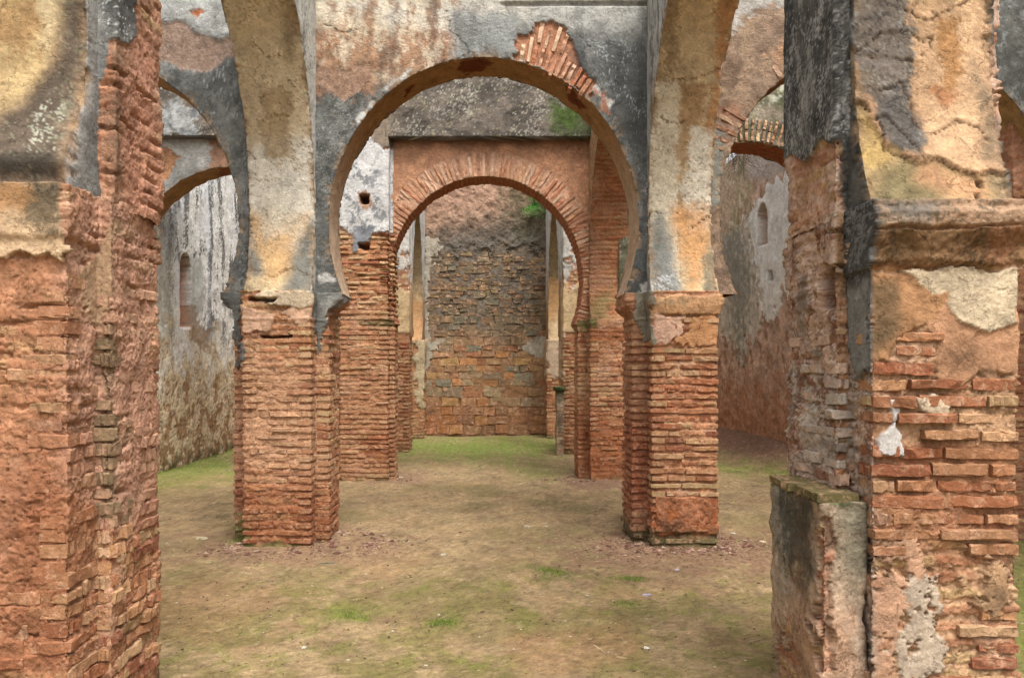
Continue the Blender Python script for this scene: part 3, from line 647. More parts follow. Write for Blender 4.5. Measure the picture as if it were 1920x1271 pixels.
# ---------- cross wall over the middle piers
def wall_grey(c, base='73746f'):
    c.stucco(base, .11, .004)
    c.mix(ss(.2, 1.5, c.n('R', 2.4)), '93938e', .08, .6, .7); c.mix(ss(.3, 1.6, c.n('R', 1.7)), '4f4f4c', .1, .5, .7)
    c.speck(1., '3e3d3a', 1.1, .9, .5, .5, 'G'); c.speck(1., 'a9abaa', .7, 1.7, .4, .6, 'G')
SOFF = lambda c: (c.reg == 1).astype(np.float32)
def soff_tan(c, k='b5803f'):
    s = SOFF(c); c.mix(s, 'a67c4c', .10, .8); lo = s*(1-ss(3.0, 3.9, c.P[:, 2])); c.mix(lo, 'c4a88c', .08, .6, .85)
    return s
def p_W1(c):
    wall_grey(c)
    fr = (c.reg == 0).astype(np.float32)
    u = fr*c.poly([(585, -300), (880, -300), (872, 60), (850, 118), (770, 148), (690, 150), (590, 120)], 10, 10); c.mix(u, 'cdb89a', .14, .9, .95)
    c.mix(fr*c.poly([(590, -300), (1230, -300), (1225, 30), (1150, 45), (960, 30), (860, 70), (590, 20)], 18, 12), 'd2cabb', .1, 1., .85)
    r = fr*c.poly([(592, 55), (700, 70), (800, 60), (870, 50), (870, 92), (830, 120), (740, 150), (690, 170), (592, 175)], 12, 16, .8); c.mix(r, 'a6795a', .16, .5, .8)
    c.mix(u*ss(.0, 1.1, c.n('R', .8)), 'dccbb0', .08, .4, .75); c.mix(u*ss(.2, 1.3, c.n('R', .9, 1.6, .7)), '94694a', .1, .4, .75)
    m = fr*c.poly([(594, 128), (690, 122), (696, 150), (668, 176), (648, 190), (628, 180), (614, 165), (594, 155)], 2.5, 5); c.h -= .007*m; c.mix(m, '9a7a64', .12, .3, .95); c.speck(m, 'b0907a', .25, .6, .4, .7, 'G')
    c.mix(fr*c.poly([(840, 20), (975, 30), (962, 105), (900, 112), (850, 110)], 8, 7), '9a9c98', .08, .6, .9)
    c.mix(fr*c.poly([(990, -20), (1215, -20), (1215, 70), (1120, 110), (1090, 60), (1000, 40)], 20, 14), 'a9a8a2', .12, .5, .7)
    d = fr*c.poly([(1090, 60), (1216, 80), (1218, 330), (1195, 330), (1140, 190), (1110, 140)], 14, 12); c.mix(d, '595a57', .12, .6, .85); c.speck(d, 'b4b8ba', .5, 1.5, .4, .7, 'G')
    c.mix(fr*c.poly([(592, 400), (625, 400), (650, 560), (592, 560)], 10, 8), '5d5e5a', .1, .5, .8)
    c.mix(fr*c.poly([(1195, 420), (1218, 400), (1218, 560), (1165, 560)], 8, 8), '4a4d4c', .1, .5, .7)
    for q in ([(668, 225), (690, 195), (700, 192), (690, 215), (675, 240), (670, 236)], [(1112, 152), (1130, 175), (1150, 192), (1140, 205), (1120, 180), (1108, 160)], [(735, 150), (770, 132), (760, 146), (722, 168)], [(592, 518), (615, 514), (630, 526), (600, 532)], [(1200, 535), (1215, 530), (1214, 548), (1202, 550)]):
        c.mix(fr*c.poly(q, 3, 3, .6), 'cfcdc6', .06, .4, .95)
    b = c.poly([(966, 84), (974, 66), (1000, 60), (1003, 42), (1035, 40), (1062, 56), (1076, 78), (1080, 105), (1092, 130), (1116, 156), (1104, 180), (1085, 168), (1050, 148), (1010, 125), (968, 112)], 1.6, 3, .6)*fr
    c.h -= .026*ss(.3, .7, b); c.mix(b, 'b98262', .14, .4); c.pl = 1-b
    c.mix(fr*c.poly([(1118, 170), (1135, 175), (1142, 215), (1130, 212)], 3, 5, .5), 'b07a60', .1, .3, .9)
    top = fr*ss(4.83, 4.845, c.P[:, 2])*(1-ss(4.87, 4.88, c.P[:, 2]))*ss(930, 950, c.x); c.h -= .03*top
    s = soff_tan(c)
    for q in ([(870, 110), (905, 108), (925, 118), (900, 135), (870, 138), (855, 132)], [(1060, 160), (1082, 180), (1100, 205), (1085, 205), (1066, 188)], [(760, 168), (776, 160), (774, 170), (760, 180)]):
        c.mix(s*c.poly(q, 2, 2, .5), '6e3312', .15, .3, .95)
    for q in ([(838, 20), (845, 60), (872, 80), (880, 100), (870, 110)], [(690, 150), (668, 178), (648, 192), (628, 184), (612, 168), (594, 158)], [(1085, 60), (1110, 90)], [(600, 40), (640, 60), (680, 55)], [(780, 150), (830, 120), (872, 104)], [(1140, 210), (1165, 190)]): c.line(q, .9, .005, '3e3a34', 4, .004, [0])
    c.cracks(fr, 3.0, .02, .003, '3c3c3c'); c.streaks(fr, '3f4144', .12, .5, 1.6, .4, 5)
def p_W1L(c):
    wall_grey(c, '666663'); fr = (c.reg == 0).astype(np.float32)
    c.mix(fr*c.poly([(100, -300), (440, -300), (440, 66), (420, 72), (380, 66), (345, 42), (290, 36), (100, 36)], 8, 8), 'b9b9b4', .12, .8, .95)
    c.streaks(fr*c.poly([(100, -300), (440, -300), (440, 66), (100, 66)], 8, 8), '8d8c86', .1, .2, 1.2, .6)
    m = fr*c.poly([(100, 36), (290, 40), (330, 38), (352, 48), (380, 68), (420, 72), (434, 70), (440, 106), (424, 108), (404, 130), (360, 134), (310, 118), (292, 106), (100, 100)], 2, 3, .7)
    c.h -= .012*m; c.mix(m, '957c6a', .1, .3, .97); c.speck(m, 'b1958a', .2, .8, .5, .5, 'G')
    m = c.poly([(358, 22), (372, 16), (380, 22), (372, 36), (360, 30)], 1.5, 2, .5)*fr; c.h -= .012*m; c.mix(m, 'b56f4a', .1, .3)
    c.mix(fr*c.ell(428, 340, 30, 90, .6), '7f807a', .06, .5, .6)
    s = soff_tan(c); c.mix(s*c.poly([(345, 160), (362, 170), (400, 240), (388, 232)], 3, 4, .5), '6a3a22', .1, .3, .8)
def p_W1R(c):
    c.stucco('8f7763', .16, .006); fr = (c.reg == 0).astype(np.float32)
    c.mix(ss(.2, 1.4, c.n('R', 1.0)), 'a98e72', .1, .3, .7); c.mix(ss(.3, 1.6, c.n('R', 1.7)), '6f5a4a', .1, .3, .6)
    c.mix(fr*c.poly([(1340, 195), (1392, 200), (1385, 235), (1350, 240)], 8, 9, .6), '9a6244', .15, .3, .5)
    c.mix(fr*c.poly([(1440, 100), (1500, 60), (1500, 120), (1470, 130)], 5, 8, .4), 'c69a74', .1, .3, .6)
    c.mix(fr*c.poly([(1390, -100), (1500, -100), (1500, 12), (1440, 10), (1400, 30), (1372, 60), (1370, 30)], 5, 8, .5), 'b8b4ac', .1, .3, .85)
    c.mix(fr*c.poly([(1335, 230), (1360, 240), (1354, 380), (1330, 380)], 4, 4), '84847a', .08, .5, .9)
    g = fr*ss(1600, 1640, c.x); c.mix(g, '6c6c66', .14, .6); c.speck(g, '9c9f9c', .8, .8, .5, .6, 'G'); c.mix(g*ss(.2, 1.2, c.n('R', 2.)), '4f4f4b', .1, .5, .7)
    s = SOFF(c); c.mix(s, '8a5a34', .1, .5); c.mix(s*ss(1600, 1640, c.x), 'b59464', .1, .5)
# ---------- second row
def lichen(c, base='6a6056'):
    c.stucco(base, .18, .008)
    c.mix(ss(0, 1.4, c.n('R', 1.6, .5, 1.6)), '877a6c', .1, .4, .7); c.mix(ss(.2, 1.4, c.n('R', 1.2, .4, 1.8)), '46413a', .1, .4, .7)
    c.speck(1., 'a8a294', 1.8, 1.5, .4, .7); c.speck(1., 'c0bda6', 1.1, 2.1, .3, .75); c.speck(1., 'b4b070', 1.2, 2.6, .3, .7)
def p_W2top(c):
    lichen(c)
    c.mix(c.poly([(1040, 195), (1105, 190), (1110, 262), (1060, 262), (1040, 240)], 8, 12), '3e4a20', .2, .3, .8)
    c.mix(c.ell(1065, 215, 30, 22), '4f6a24', .2, .3, .6)
    c.mix(c.poly([(650, 100), (760, 120), (735, 250), (725, 290), (690, 285), (650, 260)], 10, 9), '8c7c68', .12, .4, .8)
    c.mix(c.poly([(200, 190), (345, 190), (345, 205), (200, 205)], 4, 5), '8b7a66', .1, .4, .8)
    w = c.poly([(200, 200), (370, 195), (366, 215), (378, 252), (200, 252)], 4, 8); c.mix(w, 'a5a5a2', .16, .5, .9); c.mix(w*ss(.1, 1.2, c.n('R', .9)), '5e6264', .1, .4, .7)
def p_W2(c):
    c.stucco('c08c68', .09, .004); c.mix(ss(0, 1.5, c.n('R', 2.)), 'a8785a', .08, .5, .6)
    c.mix(c.ell(850, 250, 400, 26), '8f6a54', .1, .5, .6)
    s = np.maximum((c.reg == 1).astype(np.float32), 0); ring = c.ringm = None
    d = np.hypot((c.P[:, 0]-.03)/1.367, np.maximum(c.P[:, 2]-2.82, 0)/1.46)
    rg = (1-ss(1.22, 1.26, d))*np.clip((c.reg == 0)+0, 0, 1)
    c.h -= .008*rg; c.mix(rg, 'cb9c7c', .12, .4, .95)
    c.masonry_on = None
    lo = (c.reg == 0)*(1-ss(2.75, 2.9, c.P[:, 2])); c.mix(lo, 'ad7552', .14, .4, .9)
    c.mix(s, 'a8663f', .12, .4); k = s*(.5+.5*np.sin(c.s*2*math.pi/.064)); c.h += s*.006*np.sin(c.s*2*math.pi/.064); c.mix(k, 'bf8260', .1, .4, .5)
def p_W2L(c):
    c.stucco('c3bfb8', .10, .005); fr = (c.reg == 0).astype(np.float32)
    c.mix(ss(0, 1.4, c.n('R', 2.)), 'd6d2c8', .05, .5, .6)
    c.mix(fr*c.poly([(200, 330), (330, 300), (390, 305), (440, 300), (300, 420), (200, 480)], 14, 14), '7f7e78', .12, .4, .85)
    b = fr*c.poly([(200, 276), (300, 276), (322, 280), (335, 294), (326, 315), (312, 338), (296, 342), (200, 344)], 2, 3, .6); c.h -= .02*b; c.mix(b, 'c08a60', .16, .25, .95)
    c.mix(fr*c.poly([(392, 256), (440, 256), (440, 330), (396, 322)], 3, 4, .6), 'b08468', .14, .3, .95)
    s = soff_tan(c); c.mix(s*c.poly([(410, 300), (440, 300), (440, 335), (410, 340)], 4, 4, .5), '8a4d28', .1, .3, .9)
def p_W2R(c):
    lichen(c, '6d6a54'); c.mix(ss(.1, 1.3, c.n('R', 1.1)), '59603a', .15, .3, .5)
    for q in ([(1462, 155), (1473, 155), (1474, 170), (1462, 172)], [(1440, 180), (1462, 178), (1460, 192), (1442, 194)], [(1474, 180), (1494, 178), (1494, 196), (1472, 198)]):
        c.mix(c.poly(q, 1.5, 2.5, .4), 'bdbba4', .08, .3, .95)
    c.mix(c.poly([(1360, 195), (1500, 205), (1500, 225), (1380, 222)], 6, 6), '9a8a74', .1, .3, .6)
    c.mix(SOFF(c), 'a05c34', .12, .4)
def p_L2(c):
    c.masonry(worn=.45, depth=.02, c1='b87a50', c2='9c5a36', mort='b07a54')
    c.mix(c.poly([(636, 600), (745, 600), (745, 900), (636, 900)], 30, 20), 'bd8a64', .12, .4, .45)
    c.mix(c.poly([(675, 820), (735, 800), (735, 870), (680, 860)], 10, 8), '9c5630', .1, .3, .6)
    t = c.poly([(600, 40), (760, 40), (760, 285), (722, 276), (600, 240)], 4, 5); c.coat(t, '8d7d6a', .008)
    t = c.poly([(600, 230), (690, 250), (704, 268), (728, 278), (742, 280), (742, 438), (700, 440), (690, 432), (660, 436), (640, 425), (600, 425)], 2.5, 4); c.coat(t, 'cfccc8', .012, .1)
    c.speck(t, '6e7072', .6, .7, .5, .75, 'R'); c.mix(t*c.ell(720, 300, 20, 40), 'dedbd6', .05, .3, .6)
    t = c.poly([(662, 425), (708, 425), (700, 448), (680, 462), (662, 472), (668, 450)], 2, 4); c.coat(t, '8c8e92', .010)
    c.mix(c.poly([(672, 362), (692, 360), (697, 384), (680, 392), (668, 382)], 2, 4), 'b08464', .1, .3, .9)
    c.hole([(675, 365), (691, 365), (691, 382), (676, 382)], .18, '3a1a0c', .8); c.hole([(672, 457), (692, 457), (692, 468), (672, 466)], .12, '5c2c16', 1)
    c.mix(c.poly([(668, 600), (760, 596), (760, 612), (700, 612)], 3, 4), '5a5f38', .15, .3, .75)
    moss_base(c, .12)
def p_R2(c):
    c.masonry(worn=.45, depth=.016, c1='c08862', c2='a8653f', mort='b8835e')
    c.mix(c.poly([(1075, 780), (1190, 780), (1190, 905), (1075, 905)], 14, 14), '9a552c', .15, .3, .7)
    c.mix(c.poly([(1080, 600), (1120, 596), (1120, 622), (1082, 620)], 4, 4), '656a3c', .15, .3, .8)
    c.mix(c.poly([(1108, 616), (1200, 616), (1200, 640), (1108, 640)], 3, 3), 'a9683f', .1, .3, .8)
    moss_base(c, .12)
def p_far(c):
    c.masonry(worn=.6, depth=.016, c1='b4774f', c2='9c5a38', mort='b07c58')
    z = c.P[:, 2]; up = ss(2.2, 2.26, z)*(c.P[:, 1] < 15.25); c.coat(up*(1-ss(3.0, 3.2, z+.12*c.n('R', .8))), 'cdb084', .006)
    c.coat(up*ss(3.3, 3.5, z+.2*c.n('R', .8))*ss(.1, .3, np.abs(c.P[:, 0])-1.2+.2), 'c9c4ba', .006); c.streaks(up*ss(3.2, 3.5, z), '7c7a76', .2, .4, 1.2, .6, 4)
    c.coat(c.poly([(1020, 620), (1056, 620), (1054, 710), (1024, 700)], 3, 6), 'cbb092', .01)
    c.coat(c.poly([(776, 640), (800, 640), (792, 760), (780, 760)], 3, 5), 'c3ae8a', .01)
    moss_base(c, .15)
def p_faru(c):
    c.stucco('c9ad80', .1, .004); s = SOFF(c)
    c.mix(s, 'd2b488', .1, .6); c.mix(s*ss(3.1, 3.6, c.P[:, 2]), '8e7a5a', .12, .4, .8)
    c.mix(s*c.poly([(770, 560), (800, 560), (800, 640), (770, 640)], 6, 6), 'c98f58', .1, .4, .7); c.mix(s*c.poly([(1020, 520), (1056, 520), (1056, 600), (1020, 600)], 6, 6), 'dba468', .1, .4, .7)
    f = 1-s; c.mix(f, 'bf9a74', .1, .4, .9); c.mix(f*(c.P[:, 1] > 14.7)*ss(3.0, 3.6, c.P[:, 2]+.2*c.n('R', .8)), 'cfcfcc', .08, .4, .9); c.streaks(f, '8a7c6c', .10, .3, 1.3, .6, 4)
    c.mix(f*(1-ss(2.4, 3.2, c.P[:, 2])), 'a57a58', .1, .4, .8)
def p_faruL3(c):
    c.stucco('b98e66', .12, .005); c.mix(ss(3.2, 3.6, c.P[:, 2]+.1*c.n('R', 1.)), 'cdccca', .1, .4, .8)
    c.streaks(1., '7c7a78', .06, .6, 1.4, .5, 4)
# ---------- outer walls
def p_back(c):
    c.stucco('a4846a', .16, .008); c.h += .004*c.n('R', 1.1)-.002
    u = c.poly([(300, -200), (1500, -200), (1500, 470), (1025, 470), (960, 462), (900, 470), (840, 478), (800, 480), (300, 480)], 6, 8)
    c.coat(u, 'b08e74', .02, .14, .012)
    c.mix(u*ss(.0, 1., c.n('R', 1.2)), '94765e', .1, .5, .6); c.mix(u*c.poly([(800, 330), (960, 330), (950, 380), (900, 400), (805, 420)], 20, 16), 'b08a72', .1, .5, .8)
    c.mix(u*c.poly([(820, 430), (960, 400), (1030, 400), (1030, 480), (820, 490)], 20, 14), '5a5248', .16, .4, .85)
    c.mix(u*c.poly([(930, 330), (1030, 330), (1030, 480), (960, 460), (950, 400)], 16, 14), '575239', .16, .4, .7)
    d = c.poly([(800, 450), (1030, 440), (1030, 640), (960, 650), (900, 630), (800, 620)], 20, 20); c.mix(d, '6e685e', .15, .4, .8)
    c.mix(c.poly([(795, 640), (1030, 640), (1030, 760), (795, 760)], 20, 18), 'a87848', .15, .3, .6)
    c.mix(c.poly([(795, 745), (1030, 745), (1030, 830), (795, 830)], 14, 14), '98603c', .15, .3, .6)
    for q in ([(978, 650), (1000, 634), (1026, 626), (1028, 680), (1012, 674), (990, 664)], [(800, 445), (822, 448), (828, 465), (812, 480), (800, 560), (806, 640), (838, 634), (830, 642), (812, 660), (806, 690), (795, 700), (795, 445)]):
        m = c.poly(q, 2, 4, .8); c.coat(m, 'b3a894', .02, .12)
    c.mix((1-ss(.0, .25, c.P[:, 2]))*ss(-.6, .8, c.n('R', .9)), '4a4a30', .1, .4, .6)
def p_left(c):
    c.stucco('efebe2', .08, .006); z = c.P[:, 2]; d = c.P[:, 1]
    up = ss(1.5, 2.6, z+.35*c.n('R', 2.5)); 
    c.streaks(up, '585854', .36, .45, .85, .95, 9); c.streaks(up, 'f2f2f2', .22, .0, .6, .95, 9); c.streaks(up, '403f3c', .22, .8, 1.4, .8, 9)
    c.mix(c.poly([(275, 420), (305, 400), (325, 480), (320, 640), (275, 700)], 10, 8), 'd6d2c0', .08, .6, .75)
    c.mix(c.poly([(300, 420), (335, 380), (330, 480), (315, 480)], 8, 7), '5a5e62', .1, .4, .6)
    lo = 1-ss(1.3, 2.3, z+.3*c.n('R', 2.)); c.mix(lo, 'd8be94', .12, .8, .85); c.mix(lo*ss(.3, .8, c.n('R', 1.1)), 'dcc49c', .1, .4, .6)
    st = lo*ss(.1, .8, c.n('R', 1.3)+(.9-z)*.9); c.mix(st, '9a6a3e', .15, .4, .75); c.h -= .006*st
    sp = ss(.7, 1.2, c.n('B', 2.2))*lo; c.mix(sp, '6d4a30', .1, .4, .6); c.h -= sp*.012
    m = c.poly([(326, 616), (326, 560), (332, 500), (340, 478), (348, 482), (355, 500), (354, 560), (352, 600), (346, 640), (330, 650)], 2, 2, .6); pass
    m = c.poly([(355, 485), (372, 480), (384, 500), (384, 560), (376, 590), (370, 600), (358, 575)], 2, 3, .6); c.mix(m, 'c7c7bf', .06, .3, .9)
    m = c.poly([(352, 570), (366, 575), (375, 610), (395, 620), (388, 660), (376, 650), (360, 640)], 2, 4, .6); c.h -= .01*m; c.mix(m, 'a98c70', .1, .3, .85)
    c.mix((1-ss(.0, .3, z))*ss(-.6, .8, c.n('R', .9)), '4a5030', .1, .4, .75)
    # arched niche in the wall, pushed back
    zc = 3.15; nm = (1-ss(.19, .21, np.abs(d-12.78)))*ss(2.24, 2.28, z)*(1-ss(0, .02, z-(zc+.3*np.sqrt(np.clip(1-((d-12.78)/.21)**2, 0, 1)))))
    c.h += (-.28-c.h)*nm; c.mix(nm, 'c87c4c', .12, .3, 1.)
def p_right(c):
    c.stucco('ccaa92', .12, .008); c.h += .006*c.n('R', 1.2); z = c.P[:, 2]; d = c.P[:, 1]
    c.mix(ss(.2, 1.4, c.n('R', 1.4)), '8f5f44', .1, .3, .6)
    w = c.poly([(1390, 420), (1420, 380), (1440, 350), (1474, 330), (1480, 300), (1700, 300), (1700, 580), (1496, 592), (1484, 565), (1470, 540), (1462, 580), (1452, 600), (1432, 600), (1425, 560), (1408, 500), (1400, 440)], 2.5, 6)
    c.coat(w, 'f2efe8', .016, .07); c.mix(w*ss(.3, 1.4, c.n('R', 1.6)), 'cfc6bc', .06, .3, .5)
    t = c.poly([(1345, 440), (1400, 410), (1420, 500), (1428, 600), (1418, 640), (1405, 625), (1392, 680), (1372, 640), (1345, 620)], 3, 8); c.coat(t, 'd2c6b4', .012, .1)
    g = c.poly([(1350, 420), (1392, 430), (1412, 520), (1400, 600), (1388, 676), (1366, 560), (1350, 500)], 10, 14, .9); c.mix(g, '5c6258', .2, .4, .62); c.speck(g, '90968c', .6, .7, .4, .7, 'G')
    c.mix(c.poly([(1345, 290), (1420, 285), (1395, 420), (1345, 450)], 10, 10), 'c4ae92', .12, .4, .8); c.streaks(c.poly([(1375, 290), (1420, 285), (1400, 430), (1370, 440)], 10, 10), '7a8a58', .12, .1, 1.1, .6)
    c.mix(c.poly([(1400, 290), (1480, 285), (1480, 320), (1430, 340), (1402, 330)], 4, 5, .7), 'c4b8ae', .08, .4, .8)
    c.mix((1-ss(.9, 1.6, z+.2*c.n('R', 1.5))), 'b47a52', .15, .4, .7)
    c.mix((1-ss(.0, .4, z)), '7c5c44', .1, .4, .6)
    zc = 4.15; nm = (1-ss(.20, .22, np.abs(d-13.72)))*ss(3.74, 3.77, z)*(1-ss(0, .02, z-(zc+.32*np.sqrt(np.clip(1-((d-13.72)/.22)**2, 0, 1)))))
    c.h += (-.3-c.h)*nm; c.mix(nm, 'd09068', .15, .3, .95)
    c.hole([(1443, 510), (1448, 508), (1449, 526), (1444, 526)], .15, '4a3022', .6)

# =================================================================== GROUND
def gh(x, y):
    x = np.asarray(x, float); y = np.asarray(y, float)
    h = .012*samp('S', x/7.+.3, y/7.+.1)+.004*samp('R', x/3., y/3.)
    for cx, cy, a, s in ((-1.8, 7.1, .05, .7), (1.75, 7.1, .05, .75), (-1.65, 11.0, .04, .6), (1.75, 11.0, .04, .6)):
        h = h+a*np.exp(-(((x-cx)/s)**2+((y-cy)/s)**2)**1.5)
    h = h+.38*ss(3.9, 5.1, x)*ss(9.5, 13.5, y)
    return h-.012
def ground_paint(c):
    c.stucco('9a825e', .12, .0)
    c.mix(ss(-.2, 1.4, c.n('R', 3.)), 'a2855e', .08, .6, .6)
    c.mix(ss(.0, 1.3, c.n('M', 5.)), '7a6c42', .1, .4, .6)
    c.mix(ss(.7, 1.8, c.n('R', 2.4)), '84604a', .08, .4, .35)
    near = ss(1000, 1130, c.y)
    c.mix(near*ss(-.5, .9, c.n('R', 2.3)), '716a34', .12, .3, .6); c.mix(near*ss(.6, 1.5, c.n('R', 1.3)), '74782e', .12, .3, .5)
    for q, cc, a in (([(200, 1095), (420, 1080), (560, 1120), (380, 1200), (250, 1190)], '94704c', .5), ([(960, 1190), (1180, 1160), (1200, 1230), (1060, 1271), (960, 1250)], '9c7450', .5),
                     ([(1120, 1100), (1210, 1080), (1260, 1100), (1160, 1130)], 'b08c64', .5), ([(640, 1050), (800, 1040), (780, 1070), (660, 1080)], 'ac8860', .5),
                     ([(1000, 1060), (1060, 1065), (1075, 1085), (1030, 1085)], '55602a', .6), ([(1160, 1078), (1200, 1076), (1205, 1088), (1165, 1088)], '5a6a2a', .8), ([(800, 1160), (850, 1158), (852, 1170), (805, 1172)], '5c642c', .5),
                     ([(620, 1140), (690, 1135), (690, 1160), (620, 1162)], '74802c', .5), ([(1150, 1125), (1190, 1122), (1195, 1140), (1150, 1140)], '66702c', .45),
                     ([(270, 870), (435, 845), (435, 890), (270, 915)], '6f8030', .85), ([(755, 822), (1045, 820), (1045, 850), (900, 862), (740, 852)], '738832', .85), ([(960, 870), (1060, 878), (1050, 900), (970, 895)], '7c8040', .6),
                     ([(1350, 868), (1500, 880), (1500, 893), (1350, 880)], '7d8a34', .8), ([(1895, 1010), (1960, 1010), (1960, 1271), (1895, 1271)], '6d7c2c', .6),
                     ([(275, 900), (430, 885), (430, 900), (275, 930)], '8a8040', .5)):
        c.mix(c.poly(q, 12, 14, 2.), cc, .12, .3, a)
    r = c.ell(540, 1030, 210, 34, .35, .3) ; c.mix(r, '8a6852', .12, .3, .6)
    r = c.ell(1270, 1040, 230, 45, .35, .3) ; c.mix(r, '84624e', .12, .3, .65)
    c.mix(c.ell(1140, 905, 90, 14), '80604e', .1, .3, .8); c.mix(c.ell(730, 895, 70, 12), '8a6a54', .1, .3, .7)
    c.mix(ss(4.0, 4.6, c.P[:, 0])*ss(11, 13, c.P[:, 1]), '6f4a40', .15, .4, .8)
    c.speck(1., 'b8a27c', .5, 2.0, .3, .4, 'G'); c.speck(1., '54402c', .6, 1.8, .3, .5, 'G'); c.mix(ss(.2, .5, c.n('G', .9)), '6e5a3c', .1, .3, .25)
def build_ground():
    ys = np.concatenate([np.linspace(-30, 2.6, 12), 2.6*np.exp(np.linspace(0, math.log(18.6/2.6), 390))[1:], np.array([25, 60, 200, 900])])
    xi = np.linspace(-5.8, 5.8, 390); xs = np.concatenate([[-900, -200, -40, -12], xi, [12, 40, 200, 900]])
    X, Y = np.meshgrid(xs, ys); X = X.ravel(); Y = Y.ravel()
    Z = np.where((np.abs(X) < 6) & (Y > 0) & (Y < 19), gh(X, Y), -.01)
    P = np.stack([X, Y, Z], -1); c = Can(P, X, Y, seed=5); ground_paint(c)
    P[:, 2] += (.0016*c.n('R', .6)+.001*c.n('G', .25))*(np.abs(X) < 6)
    o = link('ground', mesh_from('ground', P, gridq(len(xs), len(ys)), c.col, M_SOIL)); o['kind'] = 'structure'
build_ground()

# =================================================================== PIERS
G_P = 'ruined brick piers of the hall'
def edges_of(main, pil):
    p = cross(main, pil); E = []; u = 0
    for i in range(len(p)):
        a, b = p[i], p[(i+1) % len(p)]; E.append((a[0], a[1], b[0], b[1], u)); u += math.hypot(b[0]-a[0], b[1]-a[1])
    return E
def lim(e):
    return lambda c: e
def imp(z0, z1, out, pout=None, back=.4):
    """impost: flares from z0 to z1"""
    def f(c):
        z = c.P[:, 2]; t = ss(z0, z1, z); fil = ((z > z0-.02) & (z < z0+.01))*.006
        o = out*t+fil
        if pout is None: return o, o
        side = np.abs(c.sx) > .5; pilm = c.pilm
        cz = np.clip((z-(z1-.085))/.085, 0, 1)**.8
        return np.where(pilm, pout*cz+.012*c.n('R', .5)*(cz > 0)*(cz < .95), o), o
    return f
def mkpier(label, main, pil, ztop, res, paint, seed, prof, zsh=None, skip=.12, prot=.0, pj=.006, bz=None, group=G_P, cap=290, pitch=.066, over=.008, sel=None, hb=.037, ln=(.24, .30), palmap=None):
    cx, cy = (main[0]+main[1])/2, (main[2]+main[3])/2
    t = thing('brick_pier', label, 'pier', (cx, cy, 0), group)
    def pf(c):
        c.pilm = (c.P[:, 0] < main[0]-.01) | (c.P[:, 0] > main[1]+.01); return prof(c) if prof else (0, 0)
    shaft('shaft', t, cross(main, pil), -.15, ztop, res, paint, pf, seed, spread=main[2])
    E = edges_of(main, pil); side = 1 if cx < 0 else -1
    def key(e):                                         # faces towards the nave and the camera first
        nx, ny = (e[3]-e[1]), -(e[2]-e[0]); return -(ny < -1e-6)*2-(nx*side > 1e-6)
    Ev = [e for e in E if key(e) < 0]; Eh = [e for e in E if key(e) == 0 and not (e[2]-e[0] < -1e-6)]
    r = np.random.default_rng(seed)
    it = courses(Ev, bz[0], bz[1], r, pitch, prot, pj, skip, hb=hb, over=over, ln=ln, sel=sel)
    place(t, it, paint, seed, cap=cap, palmap=palmap)
    return t, Eh
ML = (-2.11, -1.51, 6.76, 7.63); MLp = (-2.25, -1.385, 6.95, 7.44)
MR = (1.469, 2.05, 6.76, 7.63); MRp = (1.335, 2.06, 6.95, 7.44)
NL = (-2.27, -1.67, 3.10, 3.97); NLp = (-2.32, -1.61, 3.34, 3.82)
NR = (1.556, 2.14, 3.10, 3.97); NRp = (1.50, 2.2, 3.30, 3.80)
L2 = (-2.0, -1.33, 10.74, 11.6); L2p = (-2.1, -1.26, 10.93, 11.42)
R2 = (1.48, 2.1, 10.74, 11.6); R2p = (1.33, 2.2, 10.93, 11.42)

def selNL(nx, ny, z, r):
    if nx > .5: return (.04, .002) if z < 1.0 else (.25, -.003) if z < 1.35 else (.6, -.009)
    k = int(z/.064) % 4; return (.2, .001) if k == 1 else (.6, -.006) if z > .9 else (.35, .0)
def pmNL(c, r): c.mix((np.abs(np.sin(c.P[:, 2]*23)) > .75)*(c.P[:, 1] < 3.12)*1., 'b8a46e', .1, .5, .75)
def selNR(nx, ny, z, r):
    if nx < -.5: return (.45, -.004)
    return (.06, .005) if z < 1.72 else (.5, -.006)
def pmNR(c, r): c.mix((r.random(len(c.u)) < .2)*1., 'b0966c', .1, .5, .5); c.mix((r.random(len(c.u)) < .3)*1., '9a5c3c', .1, .5, .7)
mkpier('near left brick pier of lumpy eroded brick under a buff plaster impost', NL, NLp, 2.33, .0066, p_NL, 21,
       lambda c: (np.where(c.pilm, .0, .015*ss(2.1, 2.13, c.P[:, 2])),)*2, skip=.45, prot=-.011, pj=.005, bz=(.03, 2.0), pitch=.064, over=.003, ln=(.13, .27), sel=selNL, palmap=pmNL, hb=.048)
mkpier('near right brick pier with a projecting moulded cornice and peeling buff plaster', NR, NRp, 2.26, .0066, p_NR, 22,
       lambda c: (lambda z: (np.where(c.pilm, 0, .012)*(z > 1.985), np.where(c.pilm, 0, .006+.014*ss(2.0, 2.03, z)+.052*ss(2.04, 2.17, z)-.03*ss(2.205, 2.235, z)+.005*c.n('R', .7))*(z > 1.985)))(c.P[:, 2]), skip=.5, prot=-.010, pj=.006, bz=(.03, 1.75), over=.003, ln=(.16, .30), sel=selNR, palmap=pmNR, hb=.040)
mkpier('middle left brick pier at the foot of the big grey horseshoe arch', ML, MLp, 2.26, .009, p_ML, 23,
       imp(2.02, 2.2, .014, .105), skip=.10, prot=-.003, pj=.005, bz=(.01, 2.12))
mr, _ = mkpier('middle right brick pier with a large smooth orange block near its foot', MR, MRp, 2.26, .009, p_MR, 24,
       imp(2.03, 2.16, .020, .078), skip=.06, prot=.001, pj=.005, bz=(.01, 2.02))
